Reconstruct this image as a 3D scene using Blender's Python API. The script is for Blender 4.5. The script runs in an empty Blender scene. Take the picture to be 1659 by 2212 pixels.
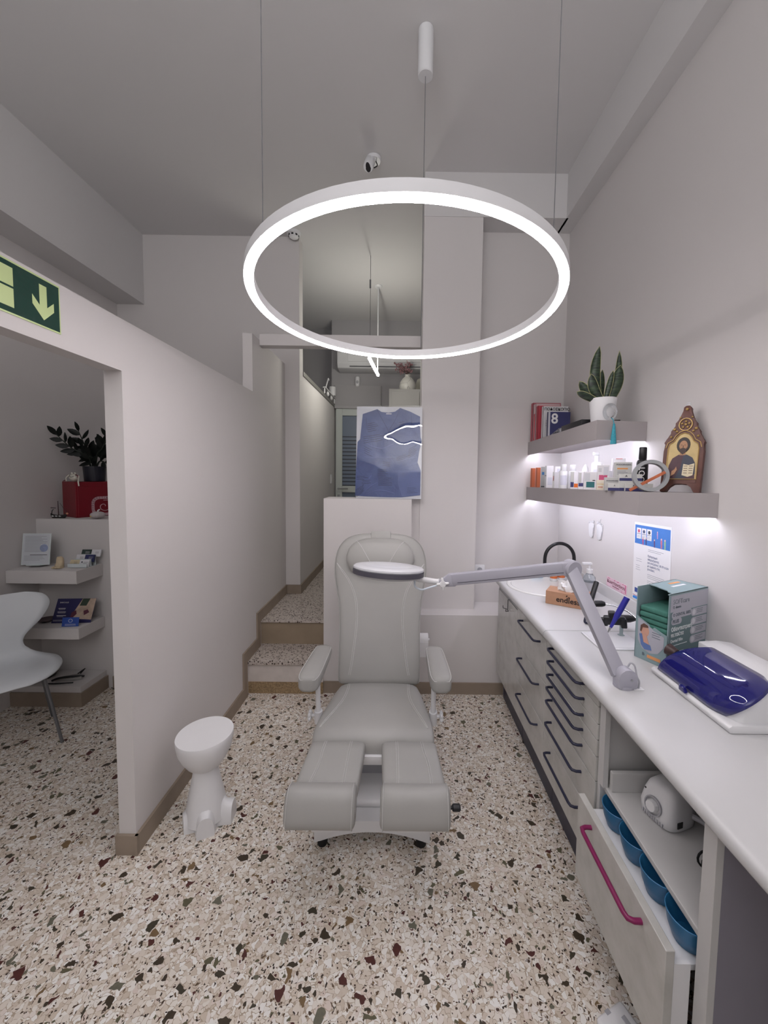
import bpy, bmesh, math, random
from mathutils import Vector, Matrix
SC = bpy.context.scene
COL = SC.collection
rnd = random.Random(7)
R = math.radians
PI = math.pi

# ------------------------------------------------------------------ camera
def make_camera():
    f, p, y, r, sx, sy = 830.0, .0616, -.0037, -.0130, 40.3, -31.0
    F = Vector((-math.sin(y)*math.cos(p), math.cos(y)*math.cos(p), -math.sin(p)))
    rt = Vector((math.cos(y), math.sin(y), 0)); dn = F.cross(rt)
    X = math.cos(r)*rt + math.sin(r)*dn
    Y = -(-math.sin(r)*rt + math.cos(r)*dn)
    Z = -F
    cd = bpy.data.cameras.new('camera'); c = bpy.data.objects.new('camera', cd); COL.objects.link(c)
    c.matrix_world = Matrix(((X.x, Y.x, Z.x, 0), (X.y, Y.y, Z.y, 0), (X.z, Y.z, Z.z, 1.6), (0, 0, 0, 1)))
    cd.sensor_fit = 'AUTO'; cd.sensor_width = 36.0
    cd.lens = 36.0*f/2212.0
    cd.shift_x = -sx/2212.0; cd.shift_y = -(-sy)/2212.0
    cd.clip_start = .02
    SC.camera = c
make_camera()

# ------------------------------------------------------------------ world, lights, exposure
SC.view_settings.view_transform = 'Standard'
SC.view_settings.look = 'None'
SC.view_settings.gamma = 1.0
SC.view_settings.use_curve_mapping = False
SC.view_settings.exposure = 0.0
RING_POWER = 53.0
STRIP_POWER = 44.0
TUBE_POWER = 75.0
FRONT_FILL_POWER = 4.0
CEILING_FILL_POWER = 86.0
w = bpy.data.worlds.new('world'); SC.world = w; w.use_nodes = True
w.node_tree.nodes['Background'].inputs[0].default_value = (.75, .78, .85, 1)
w.node_tree.nodes['Background'].inputs[1].default_value = .3

def area(name, loc, rot, sx, sy, power, color=(1, 1, 1)):
    l = bpy.data.lights.new(name, 'AREA'); l.shape = 'RECTANGLE'; l.size = sx; l.size_y = sy
    l.energy = power; l.color = color
    o = bpy.data.objects.new(name, l); COL.objects.link(o); o.location = loc; o.rotation_euler = rot
    return o
# weak cool fill light added out of view behind the camera
area('front_fill_panel', (-.2, -1.9, 1.75), (R(90), 0, 0), 2.6, 2.6, FRONT_FILL_POWER, (.93, .96, 1))
# unseen upward fill light, added behind the camera to lift the dark ceiling
area('ceiling_fill_panel', (-.5, -1.5, 2.3), (R(180), 0, 0), 2.0, .5, CEILING_FILL_POWER, (.97, .98, 1))

# ------------------------------------------------------------------ materials
def lin(c):
    def g(v):
        v = v/255.0
        return v/12.92 if v <= .04045 else ((v+.055)/1.055)**2.4
    return (g(c[0]), g(c[1]), g(c[2]), 1)

class NT:
    def __init__(self, m):
        m.use_nodes = True
        self.t = m.node_tree; self.n = self.t.nodes; self.l = self.t.links
        self.bsdf = self.n['Principled BSDF']
    def new(self, typ, **kw):
        nd = self.n.new(typ)
        for k, v in kw.items():
            if k in nd.inputs: nd.inputs[k].default_value = v
            else: setattr(nd, k, v)
        return nd
    def link(self, a, b): self.l.new(a, b)
    def coord(self): 
        if not hasattr(self, 'tc'): self.tc = self.n.new('ShaderNodeTexCoord')
        return self.tc.outputs['Object']
    def ramp(self, fac, stops, interp='LINEAR'):
        r = self.n.new('ShaderNodeValToRGB'); r.color_ramp.interpolation = interp
        e = r.color_ramp.elements
        while len(e) < len(stops): e.new(.5)
        for i, (p, c) in enumerate(stops): e[i].position = p; e[i].color = c
        self.link(fac, r.inputs[0]); return r.outputs[0]
    def mix(self, fac, a, b, blend='MIX'):
        m = self.n.new('ShaderNodeMix'); m.data_type = 'RGBA'; m.blend_type = blend
        for s, v in ((m.inputs[0], fac), (m.inputs[6], a), (m.inputs[7], b)):
            if isinstance(v, (int, float, tuple)): s.default_value = v
            else: self.link(v, s)
        return m.outputs[2]
    def math(self, op, a, b=None):
        m = self.n.new('ShaderNodeMath'); m.operation = op
        for s, v in zip(m.inputs, (a, b)):
            if v is None: continue
            if isinstance(v, (int, float)): s.default_value = v
            else: self.link(v, s)
        return m.outputs[0]

MATS = {}
def mat(name, c, rough=.5, metal=0, spec=.5, var=.04, scale=12, bump=0, bscale=200, trans=0, emit=0, ecol=None, coat=0, ior=1.45, alpha=1):
    if name in MATS: return MATS[name]
    m = bpy.data.materials.new(name); t = NT(m); b = t.bsdf
    base = lin(c)
    b.inputs['Base Color'].default_value = base
    b.inputs['Roughness'].default_value = rough; b.inputs['Metallic'].default_value = metal
    b.inputs['Specular IOR Level'].default_value = spec
    b.inputs['Transmission Weight'].default_value = trans; b.inputs['IOR'].default_value = ior
    b.inputs['Coat Weight'].default_value = coat; b.inputs['Alpha'].default_value = alpha
    if var > 0:
        nz = t.new('ShaderNodeTexNoise', Scale=scale, Detail=3.0); t.link(t.coord(), nz.inputs['Vector'])
        lo = tuple(v*(1-var) for v in base[:3])+(1,); hi = tuple(min(1, v*(1+var)) for v in base[:3])+(1,)
        t.link(t.ramp(nz.outputs[0], [(.3, lo), (.7, hi)]), b.inputs['Base Color'])
    if bump > 0:
        nb = t.new('ShaderNodeTexNoise', Scale=bscale, Detail=2.0); t.link(t.coord(), nb.inputs['Vector'])
        bp = t.new('ShaderNodeBump', Strength=bump, Distance=.002); t.link(nb.outputs[0], bp.inputs['Height']); t.link(bp.outputs[0], b.inputs['Normal'])
    if emit:
        b.inputs['Emission Color'].default_value = lin(ecol or c); b.inputs['Emission Strength'].default_value = emit
    MATS[name] = m
    return m

def terrazzo():
    m = bpy.data.materials.new('terrazzo_floor'); t = NT(m); co = t.coord()
    nz = t.new('ShaderNodeTexNoise', Scale=30.0, Detail=2.0); t.link(co, nz.inputs['Vector'])
    sub = t.new('ShaderNodeVectorMath', operation='SUBTRACT'); t.link(nz.outputs[1], sub.inputs[0]); sub.inputs[1].default_value = (.5, .5, .5)
    scl = t.new('ShaderNodeVectorMath', operation='SCALE'); t.link(sub.outputs[0], scl.inputs[0]); scl.inputs['Scale'].default_value = .03
    add = t.new('ShaderNodeVectorMath', operation='ADD'); t.link(co, add.inputs[0]); t.link(scl.outputs[0], add.inputs[1])
    wv = add.outputs[0]
    # pale marble bedding: cells of cream, beige, pinkish white with thin darker joints
    def cells(scale):
        v = t.new('ShaderNodeTexVoronoi', Scale=scale); t.link(wv, v.inputs['Vector'])
        e = t.new('ShaderNodeTexVoronoi', Scale=scale, feature='DISTANCE_TO_EDGE'); t.link(wv, e.inputs['Vector'])
        sp = t.new('ShaderNodeSeparateColor'); t.link(v.outputs['Color'], sp.inputs[0])
        return sp.outputs, e.outputs[0]
    s0, e0 = cells(64.0)
    base = t.ramp(s0[0], [(0, lin((204, 190, 174))), (.3, lin((220, 210, 198))), (.55, lin((229, 223, 214))), (.8, lin((238, 236, 232))), (1, lin((216, 201, 190)))], 'LINEAR')
    n2 = t.new('ShaderNodeTexNoise', Scale=70.0, Detail=2.0); t.link(co, n2.inputs['Vector'])
    jm = t.math('LESS_THAN', e0, t.math('SUBTRACT', t.math('MULTIPLY', n2.outputs[0], .3), .115))
    c = t.mix(jm, base, lin((176, 160, 142)))
    nn = t.new('ShaderNodeTexNoise', Scale=90.0, Detail=3.0); t.link(co, nn.inputs['Vector'])
    vein = t.ramp(nn.outputs[0], [(.35, (.02, .02, .015, 1)), (.7, (.3, .27, .2, 1))])
    def chips(scale, pick, gap, stops, c):
        sp, e = cells(scale)
        msk = t.math('MULTIPLY', t.math('LESS_THAN', sp[0], pick), t.math('GREATER_THAN', e, t.math('ADD', t.math('MULTIPLY', sp[1], gap), .03)))
        cc = t.mix(.3, t.ramp(sp[2], stops, 'CONSTANT'), vein, 'OVERLAY')
        return t.mix(msk, c, cc)
    dk = [(0, lin((72, 62, 50))), (.25, lin((92, 52, 48))), (.45, lin((108, 104, 82))), (.62, lin((74, 68, 56))), (.8, lin((134, 110, 80))), (.9, lin((118, 116, 102)))]
    c = chips(150.0, .10, .1, [(0, lin((84, 66, 54))), (.4, lin((112, 92, 72))), (.7, lin((62, 52, 44)))], c)
    c = chips(84.0, .05, .12, dk, c)
    c = chips(36.0, .085, .12, dk, c)
    t.link(c, t.bsdf.inputs['Base Color'])
    t.bsdf.inputs['Roughness'].default_value = .38
    t.bsdf.inputs['Specular IOR Level'].default_value = .35
    return m
def terrazzo_fine():
    m = bpy.data.materials.new('terrazzo_step'); t = NT(m); co = t.coord()
    c = lin((186, 176, 168))
    nz = t.new('ShaderNodeTexNoise', Scale=40.0, Detail=3.0); t.link(co, nz.inputs['Vector'])
    c = t.ramp(nz.outputs[0], [(.3, lin((178, 168, 160))), (.7, lin((200, 191, 184)))])
    for sc_, pick, r, dc in ((70.0, .42, .42, (70, 60, 54)), (120.0, .3, .4, (120, 104, 92))):
        v = t.new('ShaderNodeTexVoronoi', Scale=sc_); t.link(co, v.inputs['Vector'])
        s = t.new('ShaderNodeSeparateColor'); t.link(v.outputs['Color'], s.inputs[0])
        msk = t.math('MULTIPLY', t.math('LESS_THAN', s.outputs[0], pick), t.math('LESS_THAN', v.outputs['Distance'], r))
        c = t.mix(msk, c, lin(dc))
    t.link(c, t.bsdf.inputs['Base Color']); t.bsdf.inputs['Roughness'].default_value = .4
    return m

def laminate():
    m = bpy.data.materials.new('marbled_laminate'); t = NT(m); co = t.coord()
    nz = t.new('ShaderNodeTexNoise', Scale=14.0, Detail=6.0, Roughness=.6); t.link(co, nz.inputs['Vector'])
    c = t.ramp(nz.outputs[0], [(.3, lin((182, 181, 176))), (.5, lin((192, 191, 187))), (.7, lin((198, 197, 194)))])
    t.link(c, t.bsdf.inputs['Base Color']); t.bsdf.inputs['Roughness'].default_value = .16
    t.bsdf.inputs['Specular IOR Level'].default_value = .5
    return m

M_FLOOR = terrazzo(); M_STEP = terrazzo_fine(); M_LAM = laminate()
M_WALL = mat('painted_wall', (213, 209, 208), .75, var=.012, scale=1.5, bump=.05, bscale=160, spec=.25)
M_CEIL = mat('painted_ceiling', (214, 212, 212), .8, var=.012, scale=1.2, bump=.05, bscale=120, spec=.2)
M_BASE = mat('skirting_tile', (148, 134, 120), .5, var=.08, scale=9)
M_RISER = mat('riser_tile', (150, 134, 114), .5, var=.1, scale=6)
M_MARBLE = mat('white_marble', (206, 198, 192), .4, var=.06, scale=18)
M_SHELF = mat('shelf_lacquer', (166, 160, 160), .55, var=.015, scale=4)
M_WHITE = mat('white_plastic', (226, 226, 228), .32, var=.01)
M_WHITEM = mat('white_enamel', (222, 222, 224), .28, var=.01)
M_WORK = mat('white_worktop', (200, 200, 201), .3, var=.012, scale=5)
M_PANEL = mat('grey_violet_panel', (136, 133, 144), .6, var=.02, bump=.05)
M_GREYP = mat('grey_plastic', (170, 170, 176), .4, var=.02)
M_BLACK = mat('black_plastic', (28, 28, 31), .38, var=.03)
M_RUBBER = mat('black_rubber', (24, 24, 26), .7, var=.05)
M_NAVY = mat('navy_metal', (38, 40, 62), .35, var=.03)
M_CHROME = mat('chrome', (205, 207, 210), .12, metal=1, var=0)
M_STEEL = mat('brushed_steel', (168, 170, 172), .35, metal=1, var=.03, scale=60)
M_VINYL = mat('grey_vinyl', (165, 164, 161), .42, var=.025, scale=5, bump=.08, bscale=380, spec=.45)
M_SEAM = mat('pale_stitching', (196, 196, 194), .6, var=.05, scale=120)
M_PAPER = mat('white_paper', (232, 231, 232), .7, var=.01)
M_INK = mat('dark_ink', (50, 52, 66), .6, var=0)
M_INKG = mat('grey_ink', (128, 130, 142), .6, var=0)
M_BLACKINK = mat('black_ink', (22, 20, 22), .6, var=0)
M_KHOLE = mat('dark_gap', (30, 29, 33), .8, var=0)
M_GLASS = mat('clear_glass', (245, 248, 250), .03, trans=1, var=0, ior=1.45)

# ------------------------------------------------------------------ mesh helpers
def V(*a): return Vector(a)
def frame(o, x, y):
    """matrix whose local X, Y point along x, y and Z along their cross product"""
    x = Vector(x).normalized(); y = Vector(y); z = x.cross(y).normalized(); y = z.cross(x)
    return Matrix(((x.x, y.x, z.x, o[0]), (x.y, y.y, z.y, o[1]), (x.z, y.z, z.z, o[2]), (0, 0, 0, 1)))
def B(): return bmesh.new()
def merge(bm, t, M=None):
    if M is not None: bmesh.ops.transform(t, matrix=M, verts=t.verts)
    me = bpy.data.meshes.new('t'); t.to_mesh(me); t.free(); bm.from_mesh(me); bpy.data.meshes.remove(me)
    return bm
def box(bm, x0, x1, y0, y1, z0, z1, bev=0, seg=2, M=None):
    t = B(); bmesh.ops.create_cube(t, size=1)
    for v in t.verts:
        v.co = ((x0+x1)/2+v.co.x*(x1-x0), (y0+y1)/2+v.co.y*(y1-y0), (z0+z1)/2+v.co.z*(z1-z0))
    if bev > 0: bmesh.ops.bevel(t, geom=t.edges[:], offset=bev, segments=seg, affect='EDGES', profile=.5)
    return merge(bm, t, M)
def prism(bm, poly, z0, z1, M=None, bev=0, seg=2):
    t = B()
    a = sum(poly[i][0]*poly[(i+1) % len(poly)][1]-poly[(i+1) % len(poly)][0]*poly[i][1] for i in range(len(poly)))
    if a < 0: poly = poly[::-1]
    lo = [t.verts.new((p[0], p[1], z0)) for p in poly]; hi = [t.verts.new((p[0], p[1], z1)) for p in poly]
    t.faces.new(lo[::-1]); t.faces.new(hi); n = len(poly)
    for i in range(n): t.faces.new((lo[i], lo[(i+1) % n], hi[(i+1) % n], hi[i]))
    if bev > 0: bmesh.ops.bevel(t, geom=t.edges[:], offset=bev, segments=seg, affect='EDGES', profile=.5)
    return merge(bm, t, M)
def loft(bm, rings, cap=True, M=None, close=False):
    t = B(); vs = [[t.verts.new(p) for p in r] for r in rings]; n = len(rings[0])
    m = len(vs)
    for i in range(m if close else m-1):
        a, b = vs[i], vs[(i+1) % m]
        for j in range(n): t.faces.new((a[j], a[(j+1) % n], b[(j+1) % n], b[j]))
    if cap and not close: t.faces.new(vs[0][::-1]); t.faces.new(vs[-1])
    bmesh.ops.recalc_face_normals(t, faces=t.faces)
    return merge(bm, t, M)
def axes(d):
    d = d.normalized(); u = d.cross(V(0, 0, 1))
    if u.length < 1e-3: u = d.cross(V(0, 1, 0))
    u.normalize(); return u, d.cross(u).normalized()
def cyl(bm, p0, p1, r0, r1=None, n=20, M=None):
    p0, p1 = Vector(p0), Vector(p1); r1 = r0 if r1 is None else r1; u, v = axes(p1-p0)
    return loft(bm, [[p+(u*math.cos(2*PI*i/n)+v*math.sin(2*PI*i/n))*r for i in range(n)] for p, r in ((p0, r0), (p1, r1))], M=M)
def tube(bm, pts, r, n=8, closed=False, M=None, sm=0):
    pts = [Vector(p) for p in pts]
    if sm: pts = smooth_path(pts, sm, closed)
    rr = r if isinstance(r, (list, tuple)) else None
    rings = []; m = len(pts); u = None
    for i, p in enumerate(pts):
        if closed: d = pts[(i+1) % m]-pts[i-1]
        else: d = pts[min(i+1, m-1)]-pts[max(i-1, 0)]
        if d.length < 1e-9: d = V(0, 0, 1)
        d.normalize()
        if u is None: u, v = axes(d)
        else:
            u = (u-d*u.dot(d)); u = u.normalized() if u.length > 1e-6 else axes(d)[0]
            v = d.cross(u)
        if rr: q = i/(m-1)*(len(rr)-1); k = min(int(q), len(rr)-2); ri = rr[k]+(rr[k+1]-rr[k])*(q-k)
        else: ri = r
        rings.append([p+(u*math.cos(2*PI*j/n)+v*math.sin(2*PI*j/n))*ri for j in range(n)])
    return loft(bm, rings, cap=not closed, M=M, close=closed)
def smooth_path(pts, k, closed=False):
    out = []; m = len(pts)
    rng = range(m) if closed else range(m-1)
    for i in rng:
        if closed: a, b, c, d = pts[i-1], pts[i], pts[(i+1) % m], pts[(i+2) % m]
        else: a, b, c, d = pts[max(i-1, 0)], pts[i], pts[i+1], pts[min(i+2, m-1)]
        for j in range(k):
            t = j/k
            out.append(.5*((2*b)+(c-a)*t+(2*a-5*b+4*c-d)*t*t+(3*b-a-3*c+d)*t**3))
    if not closed: out.append(pts[-1])
    return out
def lathe(bm, prof, o=(0, 0, 0), n=32, M=None, cap=True, sx=1, sy=1):
    o = Vector(o)
    rings = [[o+V(r*sx*math.cos(2*PI*i/n), r*sy*math.sin(2*PI*i/n), z) for i in range(n)] for r, z in prof]
    return loft(bm, rings, cap=cap, M=M)
def sphere(bm, c, rx, ry=None, rz=None, n=16, M=None):
    ry = rx if ry is None else ry; rz = rx if rz is None else rz
    t = B(); bmesh.ops.create_uvsphere(t, u_segments=n, v_segments=max(6, n*2//3), radius=1)
    for v in t.verts: v.co = (c[0]+v.co.x*rx, c[1]+v.co.y*ry, c[2]+v.co.z*rz)
    return merge(bm, t, M)
def sring(c, u, v, a, b, n=28, e=4.0):
    """superellipse ring about c in the plane of u, v"""
    out = []
    for i in range(n):
        t = 2*PI*i/n; ct, st = math.cos(t), math.sin(t)
        out.append(Vector(c)+u*(a*math.copysign(abs(ct)**(2/e), ct))+v*(b*math.copysign(abs(st)**(2/e), st)))
    return out
def cushion(bm, st, u, n=28, e=4.0, M=None):
    """padded shape: stations (centre, half width, half thickness, thickness axis) lofted along their centres"""
    rings = []
    for c, a, b, v in st: rings.append(sring(c, Vector(u), Vector(v), max(a, .001), max(b, .001), n, e))
    return loft(bm, rings, M=M)
def annulus(bm, r0, r1, z0, z1, n=96, M=None):
    rings = []
    for i in range(n):
        c, s = math.cos(2*PI*i/n), math.sin(2*PI*i/n)
        rings.append([V(r0*c, r0*s, z0), V(r1*c, r1*s, z0), V(r1*c, r1*s, z1), V(r0*c, r0*s, z1)])
    return loft(bm, rings, close=True, M=M)

# ------------------------------------------------------------------ object helpers
def obj(name, bm, m, parent=None, smooth=None, label=None, sub=0):
    me = bpy.data.meshes.new(name)
    bm.to_mesh(me); bm.free()
    o = bpy.data.objects.new(name, me); COL.objects.link(o)
    for mm in (m if isinstance(m, (list, tuple)) else [m]): me.materials.append(mm)
    if smooth:
        for p in me.polygons: p.use_smooth = True
        ang = R(smooth if smooth is not True else 40)
        if not sub: me.set_sharp_from_angle(angle=ang)
    if sub:
        md = o.modifiers.new('sub', 'SUBSURF'); md.levels = sub; md.render_levels = sub
    if parent is not None: join_to(o, parent)
    if label: o['label'] = label
    return o
def world_of(o):
    m = Matrix.LocRotScale(o.location, o.rotation_euler, o.scale)
    return m if o.parent is None else world_of(o.parent) @ o.matrix_parent_inverse @ m
def join_to(o, parent):
    o.parent = parent
    o.matrix_parent_inverse = world_of(parent).inverted()
def tag(o, label, cat, group=None, kind=None):
    o['label'] = label; o['category'] = cat
    if group: o['group'] = group
    if kind: o['kind'] = kind
    return o
def thing(name, loc, label, cat, group=None):
    o = bpy.data.objects.new(name, None); COL.objects.link(o); o.location = loc; o.empty_display_size = .05
    return tag(o, label, cat, group)
def struct(name, bm, m, label=None, smooth=None):
    o = obj(name, bm, m, smooth=smooth); o['kind'] = 'structure'
    if label: o['label'] = label
    return o
def copy_tree(o, parent=None):
    c = o.copy(); COL.objects.link(c)
    if parent is not None: c.parent = parent
    for ch in list(o.children): copy_tree(ch, c)
    return c
def text(body, size, M, m, parent, name='lettering', align='CENTER', ext=.0004, sx=1.0, bold=0):
    cu = bpy.data.curves.new('txt', 'FONT'); cu.body = body; cu.size = size; cu.extrude = ext
    cu.align_x = align; cu.align_y = 'CENTER'; cu.resolution_u = 3; cu.offset = size*bold
    t = bpy.data.objects.new('txt', cu); COL.objects.link(t)
    dg = bpy.context.evaluated_depsgraph_get(); me = bpy.data.meshes.new_from_object(t.evaluated_get(dg))
    bpy.data.objects.remove(t); bpy.data.curves.remove(cu)
    me.transform(M @ Matrix.Diagonal((sx, 1, 1, 1))); me.materials.clear(); me.materials.append(m)
    me.name = name
    o = bpy.data.objects.new(name, me); COL.objects.link(o)
    if parent is not None: join_to(o, parent)
    return o
def on_face(M, x, y, z=.0012):
    return M @ Matrix.Translation((x, y, z))
def slab(bm, M, x, y, w, h, z=.0006, t=.0008):
    """thin raised patch on the local XY plane of M, centred at x, y"""
    return box(bm, x-w/2, x+w/2, y-h/2, y+h/2, z, z+t, M=M)
def lines(bm, M, x, y, w, n, pitch, h=.0012, seed=1, ragged=.35):
    rr = random.Random(seed)
    for i in range(n):
        ww = w*(1-ragged*rr.random())
        slab(bm, M, x+ww/2, y-i*pitch, ww, h)
    return bm

# ================================================================== the room
ZC = 3.73
WX = 1.25                                  # right wall
bm = B(); box(bm, -2.75, 1.4, -2.1, 3.1, -.12, 0); struct('floor', bm, M_FLOOR)
# back corridor: two steps and a raised landing
bm = B(); box(bm, -1.09, -.55, 2.70, 2.96, .03, .215); struct('trim_1', bm, M_MARBLE, 'white marble riser of the first step')
bm = B(); box(bm, -1.09, -.55, 2.695, 2.72, 0, .085); struct('trim_2', bm, mat('brown_terrazzo_strip', (150, 128, 98), .5, var=.35, scale=110), 'speckled brown strip at the foot of the first step')
bm = B(); box(bm, -1.09, -.55, 2.685, 2.97, .215, .25, bev=.004); struct('floor_step', bm, M_STEP, 'grey terrazzo tread of the first step')
bm = B(); box(bm, -1.09, -.55, 2.96, 3.2, .0, .425); struct('trim_3', bm, M_RISER, 'beige tile riser of the second step')
bm = B(); box(bm, -1.09, 1.35, 2.945, 5.62, .425, .445, bev=.003); struct('floor_back', bm, M_STEP, 'terrazzo landing of the back room')
bm = B(); box(bm, -2.9, 1.8, -2.2, 6.1, ZC, ZC+.12); struct('ceiling', bm, M_CEIL)
# left partition: doorway, lower front part, taller rear part
bm = B()
prism(bm, [(-2.0, 0), (.2, 0), (.2, 1.985), (1.52, 1.985), (1.52, 0), (2.84, 0), (2.84, 2.185), (-2.0, 2.185)], 0, .07,
      M=Matrix(((0, 0, 1, -1.16), (1, 0, 0, 0), (0, 1, 0, 0), (0, 0, 0, 1))))
struct('wall_left', bm, M_WALL)
bm = B(); box(bm, -1.16, -1.09, 2.84, 3.62, 0, 2.60); struct('wall_left_rear', bm, M_WALL)
bm = B(); box(bm, -2.75, -.955, 3.62, 3.74, 0, ZC); struct('wall_far', bm, M_WALL)
bm = B(); box(bm, -2.75, -2.62, -2.1, 3.62, 0, ZC); struct('wall_outer', bm, M_WALL)
bm = B(); box(bm, -2.62, -1.16, 2.75, 3.62, 0, 1.245); struct('wall_niche', bm, M_WALL, 'low wall with a deep ledge in the reception niche')
# back wall of the treatment room: low wall, ledge, column, recess
bm = B(); box(bm, -.55, .075, 2.72, 2.92, 0, 1.42); box(bm, .075, .2, 2.86, 3.02, .5, 1.42); struct('wall_low', bm, M_WALL, 'chest-high wall behind the treatment chair')
bm = B(); box(bm, .075, WX, 2.72, 3.02, 0, .585); struct('wall_ledge', bm, M_WALL, 'low boxed ledge along the back wall')
bm = B(); box(bm, .14, .56, 2.85, 3.12, .585, ZC-.30); struct('wall_column', bm, M_WALL, 'square column beside the corridor')
bm = B(); box(bm, .3, 1.4, 3.02, 3.14, .4, ZC); struct('wall_back', bm, M_WALL)
bm = B(); box(bm, WX, WX+.15, -2.1, 3.02, 0, ZC); struct('wall_right', bm, M_WALL)
bm = B(); box(bm, -2.75, 1.9, -2.2, -2.1, 0, ZC); struct('wall_front', bm, M_WALL)
# ceiling beams
bm = B(); box(bm, .139, 1.165, 2.845, 3.02, ZC-.30, ZC); struct('ceiling_beam_back', bm, M_CEIL)
bm = B(); box(bm, 1.15, WX, -2.1, 3.02, ZC-.30, ZC); struct('ceiling_beam_right', bm, M_CEIL)
bm = B(); box(bm, -2.62, -2.37, -2.1, 3.62, 3.115, ZC); struct('ceiling_beam_left', bm, M_CEIL)
bm = B(); box(bm, -1.09, .14, 2.98, 3.06, 2.56, 2.645, bev=.003); struct('beam_crossbar', bm, M_WALL, 'horizontal white crossbar between the partition and the column')
# back room
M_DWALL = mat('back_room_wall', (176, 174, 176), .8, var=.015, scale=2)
bm = B(); box(bm, -1.06, -.955, 3.74, 5.5, .445, 2.52); struct('wall_corridor', bm, M_WALL, 'half-height wall along the corridor')
bm = B(); box(bm, -1.07, -.945, 3.74, 5.5, 2.52, 2.565, bev=.004); struct('trim_4', bm, mat('metal_cap', (128, 126, 122), .45, metal=.3, var=.05), 'grey metal capping on the corridor wall')
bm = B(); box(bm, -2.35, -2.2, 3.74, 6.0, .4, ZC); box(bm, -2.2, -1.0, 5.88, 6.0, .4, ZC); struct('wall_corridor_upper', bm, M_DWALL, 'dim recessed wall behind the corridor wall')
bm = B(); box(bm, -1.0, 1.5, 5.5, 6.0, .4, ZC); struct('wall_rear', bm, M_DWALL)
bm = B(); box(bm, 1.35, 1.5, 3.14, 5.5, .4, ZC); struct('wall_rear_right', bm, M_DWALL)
# skirting
bm = B()
prism(bm, [(1.505, 0), (2.70, 0), (2.70, .33), (2.95, .33), (2.95, .53), (3.62, .53), (3.62, .445), (2.945, .445), (2.945, .25), (2.69, .25), (2.69, .085), (1.505, .085)][:0] or
      [(1.505, 0), (2.66, 0), (2.66, .25), (2.92, .25), (2.92, .445), (3.62, .445), (3.62, .53), (2.86, .53), (2.86, .335), (2.60, .335), (2.60, .085), (1.505, .085)], 0, .012,
      M=Matrix(((0, 0, 1, -1.09), (1, 0, 0, 0), (0, 1, 0, 0), (0, 0, 0, 1))))
box(bm, -1.17, -1.078, 1.508, 1.52, 0, .085)
struct('baseboard_left', bm, M_BASE)
bm = B(); box(bm, -.955, -.943, 3.61, 5.5, .445, .53); box(bm, -1.09, -.943, 3.608, 3.62, .445, .53); struct('baseboard_corridor', bm, M_BASE)
bm = B(); box(bm, -.55, .34, 2.708, 2.72, 0, .085); box(bm, .343, .76, 2.708, 2.72, 0, .085); struct('baseboard_back', bm, M_BASE)
bm = B(); box(bm, -2.1, -1.16, 2.738, 2.75, 0, .09); struct('baseboard_niche', bm, M_BASE)

# rear door with frosted panes behind the picture
bm = B()
for a in ((-.93, -.84, .445, 2.5), (-.18, -.09, .445, 2.5), (-.84, -.18, 2.405, 2.5), (-.84, -.18, 1.33, 1.42), (-.84, -.18, .445, .55)):
    box(bm, a[0], a[1], 5.44, 5.5, a[2], a[3], bev=.004)
d = struct('door_1', bm, mat('door_frame_white', (196, 202, 198), .4, var=.01), 'white framed glazed door at the end of the back room')
def frosted():
    m = bpy.data.materials.new('striped_frosted_pane'); t = NT(m)
    sx = t.new('ShaderNodeSeparateXYZ'); t.link(t.coord(), sx.inputs[0])
    fr = t.math('FRACT', t.math('MULTIPLY', sx.outputs[2], 19.0))
    st = t.math('LESS_THAN', fr, .28)
    low = t.math('LESS_THAN', sx.outputs[2], 2.13)
    c = t.mix(t.math('MULTIPLY', st, low), lin((112, 124, 142)), lin((44, 50, 60)))
    t.link(c, t.bsdf.inputs['Base Color']); t.bsdf.inputs['Roughness'].default_value = .35
    return m
bm = B(); box(bm, -.84, -.18, 5.465, 5.475, 1.42, 2.405); obj('pane', bm, frosted(), d, label='frosted pane with horizontal clear stripes')
bm = B(); box(bm, -.84, -.18, 5.465, 5.475, .55, 1.33); obj('pane', bm, mat('blue_grey_panel', (104, 116, 132), .4), d)
bm = B(); cyl(bm, (-.89, 5.44, 1.385), (-.89, 5.40, 1.385), .012); tube(bm, [(-.89, 5.40, 1.385), (-.75, 5.40, 1.385)], .01); obj('handle', bm, M_STEEL, d, smooth=True)
bm = B(); box(bm, -.905, -.87, 5.43, 5.44, 1.19, 1.30, bev=.004); obj('lock_plate', bm, M_STEEL, d)
bm = B(); box(bm, -.945, -.28, 5.42, 5.5, 2.5, 2.545, bev=.003); box(bm, -.95, -.3, 5.46, 5.5, 2.545, 2.83, bev=.004); struct('trim_5', bm, M_DWALL, 'grey lintel panel above the rear door')

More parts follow.
